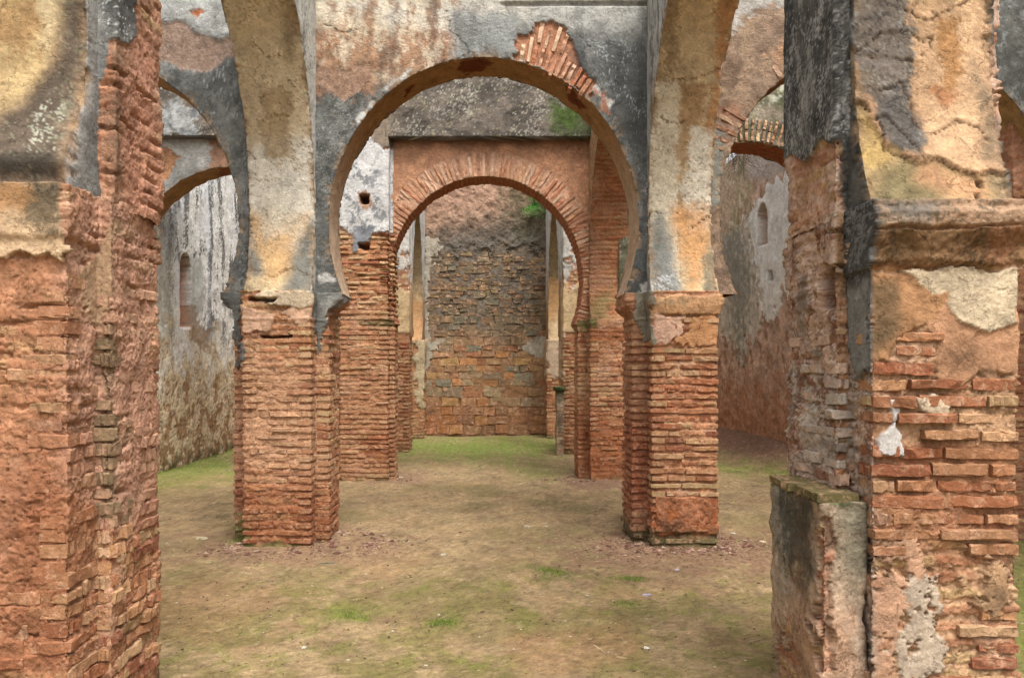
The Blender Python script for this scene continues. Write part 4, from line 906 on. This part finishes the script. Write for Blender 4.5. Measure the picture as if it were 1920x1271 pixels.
mkpier('second row left brick pier with white plaster and a square hole high up', L2, L2p, 6.2, .016, p_L2, 25,
       lambda c: (np.where(c.pilm & (c.P[:, 2] > 2.24), -.03, 0), 0), skip=.10, prot=-.001, pj=.005, bz=(.02, 3.7), pitch=.069, cap=296)
mkpier('second row right brick pier rising behind the middle right pier', R2, R2p, 2.26, .014, p_R2, 26,
       imp(2.1, 2.2, .012, .02), skip=.12, prot=-.003, pj=.004, bz=(.25, 2.12), pitch=.069)
mkpier('third row left brick pier, narrow and reddish beside the far green floor', (-2.0, -1.40, 14.5, 15.2), None, 6.1, .022, p_far, 27, None, skip=.15, prot=-.002, pj=.004, bz=(.02, 2.1), pitch=.072)
mkpier('third row right brick pier standing behind the low mossy stump', (1.47, 2.05, 14.3, 15.1), None, 6.1, .022, p_far, 28, None, skip=.15, prot=-.002, pj=.004, bz=(.02, 2.1), pitch=.072)
mkpier('pale engaged pier in the left corner of the far rubble wall', (-1.95, -1.33, 17.3, 18.06), None, 2.2, .025, p_far, 29, None, skip=.3, prot=-.003, pj=.004, bz=(.02, 1.7), pitch=.075)
mkpier('pale engaged pier in the right corner of the far rubble wall', (1.41, 2.0, 17.3, 18.06), None, 2.2, .025, p_far, 30, None, skip=.3, prot=-.003, pj=.004, bz=(.02, 1.7), pitch=.075)
mkpier('brick pier joined to the right outer wall, seen at the photo edge', (4.86, 5.3, 7.1, 7.5), None, 4.0, .014, p_NLscar, 31, None, skip=.2, prot=-.004, pj=.006, bz=(.05, 3.2))
# big smooth block in the middle right pier
def blk():
    def pp(c):
        c.stucco('a8704e', .2, .005); c.h += .0015*np.sin(c.u*90+c.v*50+4*c.n('S', .5))+.004*c.n('R', .4); c.mix(ss(.2, 1.4, c.n('R', .9)), '84502f', .1, .3, .7); c.mix(1-ss(.15, .19, c.P[:, 2]), '7a5c3a', .1, .3, .5)
    o = shaft('stone_block', mr, [(1.505, 6.752), (2.055, 6.752), (2.055, 6.90), (1.505, 6.90)], .155, .46, .009, pp, None, 33, True, True)
blk()

# low stump beside near right pier, and the far one
st = thing('masonry_stump', 'low plaster-coated stump with a mossy top against the near right pier', 'stump', (1.47, 3.42, 0), 'low mossy masonry stumps')
shaft('shaft', st, [(1.385, 3.155), (1.55, 3.155), (1.55, 3.69), (1.385, 3.69)], -.1, 1.045, .006, p_stub, None, 41)
def p_mosstop(c):
    c.stucco('6b6a44', .2, .004); c.mix(ss(0, 1.2, c.n('R', .5)), '4c5a2c', .15, .3, .8); c.mix(ss(.5, 1.3, c.n('R', .4)), '96694c', .1, .3, .8)
it = []
rr = np.random.default_rng(4)
for i in range(4):
    it.append(((1.455+rr.normal(0, .004), 3.225+i*.137, 1.062), (.13, .18, .036), (0, 0, math.pi/2+rr.normal(0, .05)), i*.3))
place(st, [((p[0], p[1], p[2]), (.125, .175, .036), r_, u_) for p, s_, r_, u_ in it], lambda c: c.mix(1., '5c6238', .3, .3, .8), 5)
st2 = thing('masonry_stump', 'small far stump with a green cap in front of the third row right pier', 'stump', (1.39, 14.2, 0), 'low mossy masonry stumps')
shaft('shaft', st2, [(1.31, 14.0), (1.465, 14.0), (1.465, 14.28), (1.31, 14.28)], -.1, 1.16, .02, lambda c: (c.masonry(c1='a9907a', mort='a89880'), c.mix(ss(.9, 1.2, c.P[:, 2]), '4a5a30', .1, .3, .8), c.streaks(1., '5b5648', .1, .3, 1.2, .6)), None, 42)
def p_cap(c): c.stucco('4f5a34', .2, .01)
shaft('cap', st2, [(1.285, 13.98), (1.49, 13.98), (1.49, 14.3), (1.285, 14.3)], 1.165, 1.23, .02, p_cap, None, 43, True, True)

# =================================================================== ARCHED WALLS
G_X = 'arched walls of the ruined hall'
RES[0] = .011
t = thing('arched_wall', 'grey plastered wall with the big central horseshoe arch and a bare brick patch', 'arched wall', (0, 7.2, 2.26), G_X)
C1 = horseshoe(0, 1.393, 1.262, 2.25, 2.88, 4.376, 60)
arch_wall('arch_face', t, C1, -1.81, 1.76, 2.25, 5.08, 6.95, 7.44, 'x', p_W1, (0, 2.88), nt=96, seed=51)
W1T = t
RES[0] = .016
t = thing('arched_wall', 'left aisle arch wall, dark grey plaster with a brown bare band near its top', 'arched wall', (-3.6, 7.2, 2.26), G_X)
arch_wall('arch_face', t, horseshoe(-3.6, 1.395, 1.25, 2.25, 2.88, 4.376, 60), -5.4, -1.81, 2.25, 5.08, 6.95, 7.44, 'x', p_W1L, (-3.6, 2.88), nt=58, seed=52)
t = thing('arched_wall', 'right aisle arch wall, rough brown plaster turning grey at the photo edge', 'arched wall', (3.6, 7.2, 2.26), G_X)
W1RT = t; C1R = horseshoe(3.62, 1.50, 1.34, 2.25, 3.0, 4.50, 60)
arch_wall('arch_face', t, horseshoe(3.62, 1.50, 1.34, 2.25, 3.0, 4.50, 60), 1.76, 5.4, 2.25, 5.08, 6.95, 7.44, 'x', p_W1R, (3.62, 3.0), nt=58, seed=53)
# second row
t = thing('arched_wall', 'pink plastered wall with the smaller brick ringed arch in its recessed panel', 'arched wall', (.03, 11.2, 2.2), G_X)
W2T = t
RES[0] = .016
CT2 = horseshoe(.03, 1.367, 1.255, 2.2, 2.82, 4.28, 60)
arch_wall('arch_face', t, CT2, -1.6, 1.75, 2.2, 4.9, 10.93, 11.42, 'x', p_W2, (.03, 2.82), nt=60, seed=54)
t = thing('arched_wall', 'far left aisle arch wall in white plaster with an orange brick scar', 'arched wall', (-3.6, 11.2, 2.2), G_X)
arch_wall('arch_face', t, horseshoe(-3.55, 1.48, 1.36, 2.2, 2.85, 4.42, 60), -5.3, -1.9, 2.2, 4.9, 10.93, 11.42, 'x', p_W2L, (-3.55, 2.85), nt=60, seed=55)
t = thing('arched_wall', 'far right aisle arch wall, green lichened stone with upright bricks over its opening', 'arched wall', (3.7, 11.2, 2.2), G_X)
W2RT = t
CT2R = horseshoe(3.72, 1.42, 1.36, 2.2, 3.2, 4.74, 60)
arch_wall('arch_face', t, CT2R, 1.9, 5.3, 2.2, 6.1, 10.86, 11.42, 'x', p_W2R, (3.72, 3.2), nt=58, seed=56)
t = thing('lintel_wall', 'dark lichen-spotted wall band above the recessed pink panel', 'wall', (0, 11, 4.8), G_X)
shaft('wall_face', t, [(-1.36, 10.74), (1.9, 10.74), (1.9, 11.5), (-1.36, 11.5)], 4.79, 6.1, .018, p_W2top, None, 57, True, True)
t = thing('lintel_wall', 'blotched grey and white wall band above the far left aisle arch', 'wall', (-3.6, 11, 4.8), G_X)
shaft('wall_face', t, [(-5.3, 10.74), (-1.98, 10.74), (-1.98, 11.5), (-5.3, 11.5)], 4.80, 6.1, .018, p_W2top, None, 58, True, True)
# longitudinal arches
RES[0] = .0135
G_L = 'arches running between the piers along the nave'
t = thing('longitudinal_arch', 'tall left arch with buff stained plaster soffit above the middle left pier', 'arch', (-1.85, 5.4, 2.26), G_L)
arch_wall('arch_soffit', t, horseshoe(5.365, 1.575, 1.40, 2.25, 2.9, 4.81, 60), 3.56, 6.95, 2.25, 5.08, -2.11, -1.51, 'y', p_LL1, (5.365, 2.9), nt=38, ntb=12, fine='B', seed=61, skew=lambda a: -.16*np.clip((6.2-a)/2.4, 0, 1))
t = thing('longitudinal_arch', 'tall right arch with cream and orange streaked soffit above the middle right pier', 'arch', (1.76, 5.4, 2.26), G_L)
arch_wall('arch_soffit', t, horseshoe(5.365, 1.575, 1.395, 2.25, 2.9, 4.81, 60), 3.56, 6.95, 2.25, 5.08, 1.469, 2.05, 'y', p_LR1, (5.365, 2.9), nt=38, ntb=12, fine='A', seed=62, skew=lambda a: .09*np.clip((6.2-a)/2.4, 0, 1))
t = thing('longitudinal_arch', 'bare brick arch springing from the second row right pier', 'arch', (1.78, 9.2, 2.26), G_L)
arch_wall('arch_soffit', t, horseshoe(9.18, 1.72, 1.56, 2.25, 2.9, 4.9, 60), 7.44, 10.93, 2.25, 5.08, 1.48, 2.1, 'y', p_LR2, (9.18, 2.9), nt=40, ntb=16, fine='A', seed=63)
for (xa, xb, lab, sd) in ((-1.95, -1.375, 'farthest left arch with a pale cream soffit beside the rubble wall', 64), (1.45, 2.0, 'farthest right arch with a pale orange soffit beside the rubble wall', 65)):
    t = thing('longitudinal_arch', lab, 'arch', (xa+.3, 16.3, 2.2), G_L)
    arch_wall('arch_soffit', t, horseshoe(16.25, 1.22, 1.05, 2.18, 2.8, 4.9, 60), 14.75, 18.05, 2.18, 6.2, xa, xb, 'y', p_faru, (16.25, 2.8), nt=40, ntb=16, fine='B' if xa < 0 else 'A', seed=sd)
# front springers over the near piers (arches running back over the photographer)
RES[0] = .0095
t = thing('longitudinal_arch', 'sooty curved springer over the near left pier, pale plaster above black stains', 'arch', (-1.97, 2.6, 2.33), G_L)
arch_wall('arch_soffit', t, horseshoe(1.60, 1.66, 1.50, 2.33, 2.95, 4.9, 60, half=1), -.1, 3.56, 2.33, 5.08, -2.27, -1.67, 'y', p_NLup, (1.60, 2.95), nt=40, ntb=12, fine='B', seed=66)
t = thing('longitudinal_arch', 'peeling springer over the near right pier, torn grey and peach plaster', 'arch', (1.85, 2.6, 2.25), G_L)
arch_wall('arch_soffit', t, horseshoe(1.60, 1.66, 1.50, 2.25, 2.95, 4.9, 60, half=1), -.1, 3.56, 2.25, 5.08, 1.556, 2.14, 'y', p_NRup, (1.60, 2.95), nt=40, ntb=12, fine='A', seed=67)
t = thing('wall_stub', 'broken pinkish brick root of a fallen cross wall above the near left pier', 'wall', (-1.7, 3.6, 2.33), 'roots of the fallen near cross arch')
shaft('wall_face', t, [(-2.3, 3.36), (-1.60, 3.36), (-1.60, 3.86), (-2.3, 3.86)], 2.30, 5.05, .008, p_NLscar, None, 68)
t = thing('wall_stub', 'black and white streaked plaster root of a fallen cross wall above the near right pier', 'wall', (1.6, 3.6, 2.25), 'roots of the fallen near cross arch')
shaft('wall_face', t, [(1.50, 3.30), (2.2, 3.30), (2.2, 3.82), (1.50, 3.82)], 2.23, 5.05, .0075, p_NRscar, None, 69)

# voussoirs
def vouss(parent, ctr, yfront, a0, a1, ln, step, paint, seed, cx, cz, test=None, th=.036, double=False, pal=('d09c7a', 'c68c6a', 'd8ac8c', 'bd7c58', 'cf9a70', 'dcb494')):
    C, S = ctr; tg = np.gradient(C, axis=0); tg /= np.linalg.norm(tg, axis=1)[:, None]; out = np.stack([-tg[:, 1], tg[:, 0]], -1)
    r = np.random.default_rng(seed); items = []; s = S[0]
    while s < S[-1]:
        x, z = np.interp(s, S, C[:, 0]), np.interp(s, S, C[:, 1]); nx, nz = np.interp(s, S, out[:, 0]), np.interp(s, S, out[:, 1])
        if z > a0:
            for k in range(2 if double else 1):
                l = ln*r.uniform(.8, 1.06)*(.5 if double else 1); off = .012+(l/2 if not double else (ln*.26+k*ln*.5))+r.normal(0, .004)
                p = (x+nx*off, yfront+.05+r.uniform(-.009, .003), z+nz*off)
                if test is None or test(p): items.append((p, (l, .11, th*r.uniform(.75, 1.2)), (0, -math.atan2(nz, nx)+r.normal(0, .025), 0), s))
        s += step*r.uniform(.88, 1.12)
    place(parent, items, paint, seed, name='brick', cap=290, pal=list(pal))
vouss(W2T, CT2, 10.935, 2.3, 0, .34, .058, None, 71, .03, 2.82)
def in_patch(p):
    x = VX+p[0]*FL/p[1]; y = VY-(p[2]-EYE)*FL/p[1]
    q = [(970, 84), (978, 68), (1003, 62), (1006, 46), (1035, 44), (1060, 60), (1072, 80), (1076, 107), (1088, 132), (1110, 156), (1100, 172), (1085, 164), (1050, 146), (1010, 124), (972, 110)]
    return sdf(np.array([x]), np.array([y]), q)[0] > 2.5
def big_radial():
    r = np.random.default_rng(8); items = []
    for rad in (.10, .30, .50):
        C, S = C1; tg = np.gradient(C, axis=0); tg /= np.linalg.norm(tg, axis=1)[:, None]; out = np.stack([-tg[:, 1], tg[:, 0]], -1)
        s = S[0]
        while s < S[-1]:
            x, z = np.interp(s, S, C[:, 0]), np.interp(s, S, C[:, 1]); nx, nz = np.interp(s, S, out[:, 0]), np.interp(s, S, out[:, 1])
            if x > 0:
                l = r.uniform(.15, .24); off = rad+r.normal(0, .02); p = (x+nx*off, 6.962+.05-r.uniform(-.004, .01), z+nz*off)
                if in_patch(p): items.append((p, (l, .11, .034*r.uniform(.75, 1.15)), (0, -math.atan2(nz, nx)-.10+r.normal(0, .03), 0), s))
            s += .052*r.uniform(.9, 1.1)*(1.4+rad)/1.4
    place(W1T, items, None, 72, pal=['d09c7a', 'c68c6a', 'dcb494', 'b87450', 'e0bc98'])
big_radial()
vouss(W1RT, C1R, 6.957, 3.45, 0, .22, .075, None, 74, 3.62, 3.0, test=lambda p: (p[0] < 2.26 and 3.55 < p[2] < 3.95) or (2.60 < p[0] < 2.95 and math.sin(p[0]*37) > -.2), th=.036, pal=['a88464', 'a07456', 'b8967a', '946c54'])
vouss(W2RT, CT2R, 10.838, 3.6, 0, .32, .07, None, 73, 3.72, 3.2, th=.038, double=True, pal=['c8a47c', 'b88e6a', 'ccae84', 'b87e58', 'b09070'])

# =================================================================== OUTER WALLS
def wall_line(x0, d0, x1, d1):
    v = np.array([x1-x0, d1-d0, 0.]); L = np.linalg.norm(v); return v/L, L
t = thing('outer_wall', 'left outer wall streaked black and white with a small arched niche', 'wall', (-5.1, 10, 0), 'outer walls of the ruin')
U, L = wall_line(-5.36, -1, -4.76, 18.1); nrm = np.array([U[1], -U[0], 0])
k = (9-(-1))/19.1
panel('near_face', t, (-5.36, -1, -.15), U, (0, 0, 1), L*k, 5.3, nrm, 70, 50, p_left, 81)
O2 = np.array([-5.36, -1, -.15])+U*L*k
panel('wall_face', t, O2, U, (0, 0, 1), L*(1-k), 5.85, nrm, 290, 240, p_left, 82)
t = thing('outer_wall', 'right outer wall with torn white plaster over red earth-brown masonry', 'wall', (5.1, 10, 0), 'outer walls of the ruin')
U, L = wall_line(5.42, -1, 4.82, 18.1); nrm = np.array([-U[1], U[0], 0])
panel('near_face', t, (5.42, -1, -.15), U, (0, 0, 1), L*k, 5.3, nrm, 70, 50, p_right, 83)
O2 = np.array([5.42, -1, -.15])+U*L*k
panel('wall_face', t, O2, U, (0, 0, 1), L*(1-k), 5.85, nrm, 290, 240, p_right, 84)
BW = thing('rubble_wall', 'far end wall of coursed rubble stones under a sooty plaster top', 'wall', (0, 18.1, 0), 'outer walls of the ruin')
panel('wall_face', BW, (-1.7, 18.1, -.15), (1, 0, 0), (0, 0, 1), 3.4, 6.35, np.array([0, -1, 0]), 230, 400, p_back, 85)
for x0, lx in ((-5.2, 3.5), (1.7, 3.5)): panel('side_face', BW, (x0, 18.1, -.15), (1, 0, 0), (0, 0, 1), lx, 6.35, np.array([0, -1, 0]), 90, 130, p_back, 85)
def stones():
    r = np.random.default_rng(12); items = []; z = .02
    while z < 4.25:
        H = r.uniform(.20, .27) if z < .9 else r.uniform(.12, .21) if z < 2.6 else r.uniform(.08, .14)
        x = -1.42+r.uniform(-.1, 0)
        while x < 1.50:
            l = H*r.uniform(1.2, 2.8) if z > .9 else H*r.uniform(1.3, 2.3)
            if r.random() > (.05 if z < 3 else .22):
                items.append(((x+l/2, 18.1+.014-r.uniform(0, .016)+.05, z+H/2+r.normal(0, .012)), (l*1.03, .14, H*r.uniform(.92, 1.1)), (r.normal(0, .04), r.normal(0, .04), r.normal(0, .03)), x))
            x += l
        z += H
    pal = ['ac8460', 'a08a68', 'b88250', 'a8845c', '937656', 'aa7450', '948c74', 'b48e58', '8f7a60']
    def pm(c):
        z = c.P[:, 2]
        c.mix(1-ss(.5, 1.0, z), 'a8683c', .1, .5, .5); c.mix(ss(1.9, 2.7, z), '6e6450', .2, .5, .66)
        u = c.poly([(795, 300), (1030, 300), (1030, 462), (960, 456), (900, 462), (795, 474)], 3, 5); c.pl = np.maximum(c.pl, u)
        for q in ([(978, 650), (1000, 634), (1026, 626), (1028, 680), (1012, 674), (990, 664)], [(795, 445), (822, 448), (828, 465), (812, 480), (806, 560), (808, 640), (836, 638), (812, 660), (806, 690), (795, 700)]):
            c.pl = np.maximum(c.pl, c.poly(q, 2, 2))
    # nearest-to-eye-level stones first, so the largest shown are separate
    items.sort(key=lambda i: -i[1][0]*i[1][2])
    place(BW, items, pm, 86, meshes=ST, name='stone', cap=298, pal=pal)
stones()
def rstones():
    r = np.random.default_rng(13); items = []
    return items

# =================================================================== SMALL THINGS
def blob(name, label, cat, x, y, sx, sy, sz, c, seed, group=None):
    r = np.random.default_rng(seed); nu, nv = 12, 6; V = []
    for i in range(nv):
        ph = -math.pi/2+math.pi*(i+.5)/nv
        for j in range(nu):
            a = 2*math.pi*j/nu; k = r.uniform(.78, 1.12); pw = .7
            V.append((sx*k*math.cos(a)*abs(math.cos(ph))**pw, sy*k*math.sin(a)*abs(math.cos(ph))**pw, sz*math.sin(ph)*k))
    V = np.array(V); col = lin(c)*(1+.15*r.normal(size=(len(V), 1)))
    me = mesh_from(name, V, gridq(nu, nv, cu=True), col, M_WALL, [list(range(nu))[::-1], list(range((nv-1)*nu, nv*nu))], smooth=False)
    z = float(gh(np.array([x]), np.array([y]))[0])
    o = link(name, me, None, (x, y, z+sz*.45)); o.rotation_euler = (0, 0, r.uniform(0, 3)); o['label'] = label; o['category'] = cat
    if group: o['group'] = group
def gp(px_, py_):
    d = EYE*FL/(py_-VY); return (px_-VX)*d/FL, d
G_S = 'loose stones on the earth floor'
for i, (qx, qy, s, c, lab) in enumerate(((378, 1010, .05, 'b8aa8a', 'largest pale flat stone on the earth left of the middle left pier'), (313, 1016, .018, 'b8a88a', 'small tan pebble left of the large pale flat stone'), (392, 1055, .022, 'b3a27c', 'small buff stone in front of the middle left pier'),
        (672, 992, .035, '7d6a5c', 'brown-grey stone on the gravel right of the middle left pier'), (988, 984, .04, 'b6a68c', 'flat pale stone on open earth left of the middle right pier'), (1024, 985, .026, 'b9a684', 'second flat pale stone beside the longer one in the nave'),
        (1270, 1067, .022, 'b0acb4', 'tiny bluish white stone below the middle right pier'), (1212, 1112, .026, 'b4aec0', 'whitish lilac scrap on the mossy floor'), (831, 1036, .03, 'b8b09c', 'chalky white patch of rubble in mid floor'),
        (1430, 1015, .03, 'c4b490', 'pale stone right of the middle right pier'), (945, 1138, .016, '8a6a50', 'small brown pebble in the nave floor'), (1106, 1136, .016, 'a59070', 'small tan pebble on moss right of centre'),
        (752, 895, .03, 'c8bfae', 'white chip at the foot of the second row left pier'), (1375, 1000, .02, 'c9c2b8', 'white chip behind the middle right pier edge'), (1213, 1211, .018, 'd8d0c4', 'white chip lying near the bottom of the floor'), (570, 1208, .016, 'c8c0b0', 'white chip lying at the lower left of the floor'))):
    x, d = gp(qx, qy); blob('stone', lab, 'stone', x, d, s*1.25, s*.8, s*.32, c, 900+i, G_S)
x, d = gp(612, 1053)
blob('stick', 'short grey stick lying in front of the middle left pier', 'stick', x, d, .085, .010, .008, '6d6a5c', 950)
x, d = gp(1122, 1212)
blob('stick', 'thin straw-coloured stick at the bottom of the floor', 'stick', x, d, .065, .006, .005, 'c4ae84', 951)
x, d = gp(1164, 1230)
blob('stick', 'thin buff twig lying on bare earth right of the straw-coloured stick', 'stick', x, d, .05, .005, .005, 'b89c70', 952)

def pebbles():
    r = np.random.default_rng(77); n = 9000
    y = 3.3*np.exp(r.random(n)*math.log(17.5/3.3)); x = r.uniform(-5, 5, n); s = .0025+.010*r.random(n)**4
    def ring(cx, cy, a, b, m, smin=.003, smax=.009):
        th = r.random(m)*2*math.pi; rd = .35+np.abs(r.normal(0, .42, m)); return cx+a*rd*np.cos(th), cy+b*rd*np.sin(th), r.uniform(smin, smax, m)
    X, Y, S = [x], [y], [s]; K = [np.zeros(n, int)]
    for cx, cy, a, b, m in ((-1.2, 7.1, .6, .55, 900), (-1.9, 6.7, .7, .35, 700), (1.75, 6.85, .95, .55, 2200), (1.4, 10.9, .7, .5, 400), (-1.3, 11.0, .5, .4, 300)):
        q = ring(cx, cy, a, b, m); X.append(q[0]); Y.append(q[1]); S.append(q[2]); K.append(np.ones(m, int))
        q = ring(cx, cy, a*.75, b*.75, m//12, .010, .026); X.append(q[0]); Y.append(q[1]); S.append(q[2]); K.append(np.ones(m//12, int))
    x, y, s, k = map(np.concatenate, (X, Y, S, K)); n = len(x); z = gh(x, y)
    o = np.array([(1, 0, 0), (0, 1, 0), (-1, 0, 0), (0, -1, 0), (0, 0, .6), (0, 0, -.6)], float)
    V = o[None]*(s[:, None, None])*r.uniform(.6, 1.5, (n, 6, 1))*np.array([1.3, 1, .9]); th = r.random(n)*6.28
    V = np.stack([V[..., 0]*np.cos(th)[:, None]-V[..., 1]*np.sin(th)[:, None], V[..., 0]*np.sin(th)[:, None]+V[..., 1]*np.cos(th)[:, None], V[..., 2]], -1)
    V += np.stack([x, y, z+s*.25], -1)[:, None]
    F = np.array([(0, 1, 4), (1, 2, 4), (2, 3, 4), (3, 0, 4), (1, 0, 5), (2, 1, 5), (3, 2, 5), (0, 3, 5)])
    Q = (F[None]+6*np.arange(n)[:, None, None]).reshape(-1, 3)
    pal = np.array([lin(c) for c in ('a8946e', '94795a', '6e5642', 'bcb09a', '866a4e', '5a4434')]); pal2 = np.array([lin(c) for c in ('8e6858', '7c5446', 'a07c68', '694a3e', 'b49880')])
    c = np.where(k[:, None] == 0, pal[r.integers(0, 6, n)], pal2[r.integers(0, 5, n)])
    ob = link('pebbles', mesh_from('pebbles', V.reshape(-1, 3), Q, np.repeat(c, 6, 0), M_WALL, smooth=False)); ob['kind'] = 'stuff'
    ob['label'] = 'small pebbles and reddish gravel scattered over the earth floor'; ob['category'] = 'gravel'
pebbles()
def litter():
    r = np.random.default_rng(79); n = 2600
    y = 3.4*np.exp(r.random(n)*math.log(12/3.4)); x = r.uniform(-4.6, 4.6, n); s = r.uniform(.004, .013, n); a = r.random(n)*6.28; z = gh(x, y)+.002
    dx, dy = np.cos(a)*s, np.sin(a)*s; e = r.uniform(.12, .5, n); t = r.normal(0, .003, (n, 4))
    V = np.stack([np.stack([x+dx, y+dy, z+t[:, 0]], -1), np.stack([x-dy*e, y+dx*e, z+.003+t[:, 1]], -1), np.stack([x-dx, y-dy, z+t[:, 2]], -1), np.stack([x+dy*e, y-dx*e, z+.002+t[:, 3]], -1)], 1).reshape(-1, 3)
    pal = np.array([lin(c) for c in ('5a3a28', '6e4c34', '8c6c46', '4a3626', 'a88c5c', '7a3c2c')]); c = np.repeat(pal[r.integers(0, 6, n)], 4, 0)
    ob = link('leaf_litter', mesh_from('leaf_litter', V, np.arange(4*n).reshape(-1, 4), c, M_WALL, smooth=False)); ob['kind'] = 'stuff'
    ob['label'] = 'scattered brown leaf scraps and crumbs lying on the floor'; ob['category'] = 'litter'
litter()
def grass():
    r = np.random.default_rng(78); X, Y, H = [], [], []
    for qx, qy, rx, ry, m, h in ((1035, 1075, .12, .10, 900, .012), (1182, 1082, .13, .06, 600, .011), (828, 1165, .09, .05, 600, .012), (655, 1150, .14, .10, 700, .010), (1172, 1130, .12, .06, 250, .010),
            (900, 835, 1.2, .9, 2600, .018), (350, 868, .8, .8, 1600, .018), (1420, 884, .7, .35, 800, .018), (1910, 1100, .3, .8, 500, .014), (450, 1020, .12, .12, 200, .02), (1010, 890, .4, .3, 300, .01),
            (1130, 1180, .2, .15, 260, .008), (500, 1180, .4, .3, 500, .008), (1330, 1150, .35, .3, 400, .008), (700, 1230, .4, .2, 300, .008), (1060, 1030, .3, .2, 150, .008)):
        x, d = gp(qx, qy); X.append(x+rx*r.normal(0, .55, m)); Y.append(d+ry*r.normal(0, .55, m)); H.append(h*r.uniform(.5, 1.5, m))
    m = 1500; X.append(-4.72+r.normal(0, .06, m)-.0*np.arange(m)); Y.append(r.uniform(11, 17.8, m)); H.append(r.uniform(.015, .05, m)); X[-1] = -5.36+.0314*(Y[-1]+1)+np.abs(r.normal(0, .07, m))
    x, y, h = map(np.concatenate, (X, Y, H)); n = len(x); z = gh(x, y); a = r.random(n)*6.28; w = .0016+.0012*r.random(n)
    bx, by = np.cos(a)*w, np.sin(a)*w; lx, ly = r.normal(0, .5, n)*h, r.normal(0, .5, n)*h
    V = np.stack([np.stack([x-bx, y-by, z-.002], -1), np.stack([x+bx, y+by, z-.002], -1), np.stack([x+lx, y+ly, z+h], -1)], 1).reshape(-1, 3)
    pal = np.array([lin(c) for c in ('6f8a2c', '8aa038', '5a7426', '96a048')]); c = np.repeat(pal[r.integers(0, 4, n)], 3, 0)
    ob = link('grass', mesh_from('grass', V, np.arange(3*n).reshape(-1, 3), c, M_WALL, smooth=False)); ob['kind'] = 'stuff'
    ob['label'] = 'low green moss and short grass blades on the damp floor'; ob['category'] = 'grass'
grass()
def fern(name, label, pos, n, size, seed, nrm=(0, -1, 0)):
    r = np.random.default_rng(seed); V, Q = [], []
    for i in range(n):
        a = r.uniform(-2.9, -.2) if i % 3 else r.uniform(.1, 3.0); L = size*r.uniform(.5, 1.15); dr = np.array([math.cos(a), -abs(r.normal(.5, .3)), math.sin(a)*.6+.1]); dr /= np.linalg.norm(dr)
        for k in range(6):
            t = (k+1)/6; p = dr*L*t+np.array([0, 0, -.35*L*t*t]); w = L*.17*(1-.4*t)
            for s in (-1, 1):
                sd = np.array([-dr[2]*s, r.normal(0, .3), dr[0]*s]); q = p+sd*w; b = len(V)
                V += [p, p+sd*w*.5+dr*w*.45, q, p+sd*w*.5-dr*w*.45]; Q.append((b, b+1, b+2, b+3))
    t = thing(name, label, 'plant', pos)
    me = mesh_from('leaves', np.array(V), Q, None, M_LEAF, smooth=False); o = link('leaves', me, t); o['kind'] = 'stuff'
fern('fern', 'bright green fern high at the right of the far wall', (1.17, 17.98, 5.33), 34, .30, 1)
fern('fern', 'bright green fern tucked under the far left aisle arch', (-3.53, 11.38, 4.22), 14, .12, 2)
fern('fern', 'small green plant just under the right aisle arch', (4.42, 11.2-.38, 5.72), 14, .16, 3)
def twigs():
    t = thing('dead_bush', 'tangle of dark dry branches hanging behind the far right aisle arch', 'bush', (4.3, 13.2, 5.0)); r = np.random.default_rng(5); V, Q = [], []
    for i in range(90):
        p = np.array([r.normal(0, .12), r.normal(0, .1), .3+r.normal(0, .1)]); d = r.normal(0, .6, 3)+[0, 0, -.6]
        for k in range(5):
            d = d+r.normal(0, .35, 3); d /= np.linalg.norm(d); q = p+d*.11; s = np.cross(d, [0, 1, .2]); s /= np.linalg.norm(s)+1e-6; w = .004*(1-.12*k); f = np.cross(d, s)*w
            b = len(V); V += [p-s*w, p+s*w, p+f, q-s*w, q+s*w, q+f]; Q += [(b, b+1, b+4, b+3), (b+1, b+2, b+5, b+4), (b+2, b, b+3, b+5)]; p = q
    o = link('branches', mesh_from('branches', np.array(V), Q, None, M_TWIG), t); o['kind'] = 'stuff'
twigs()
print('TRIS', sum(len(o.data.loops)-2*len(o.data.polygons) for o in bpy.data.objects if o.type == 'MESH' and o.data.users < 2), 'OBJS', len(bpy.data.objects))
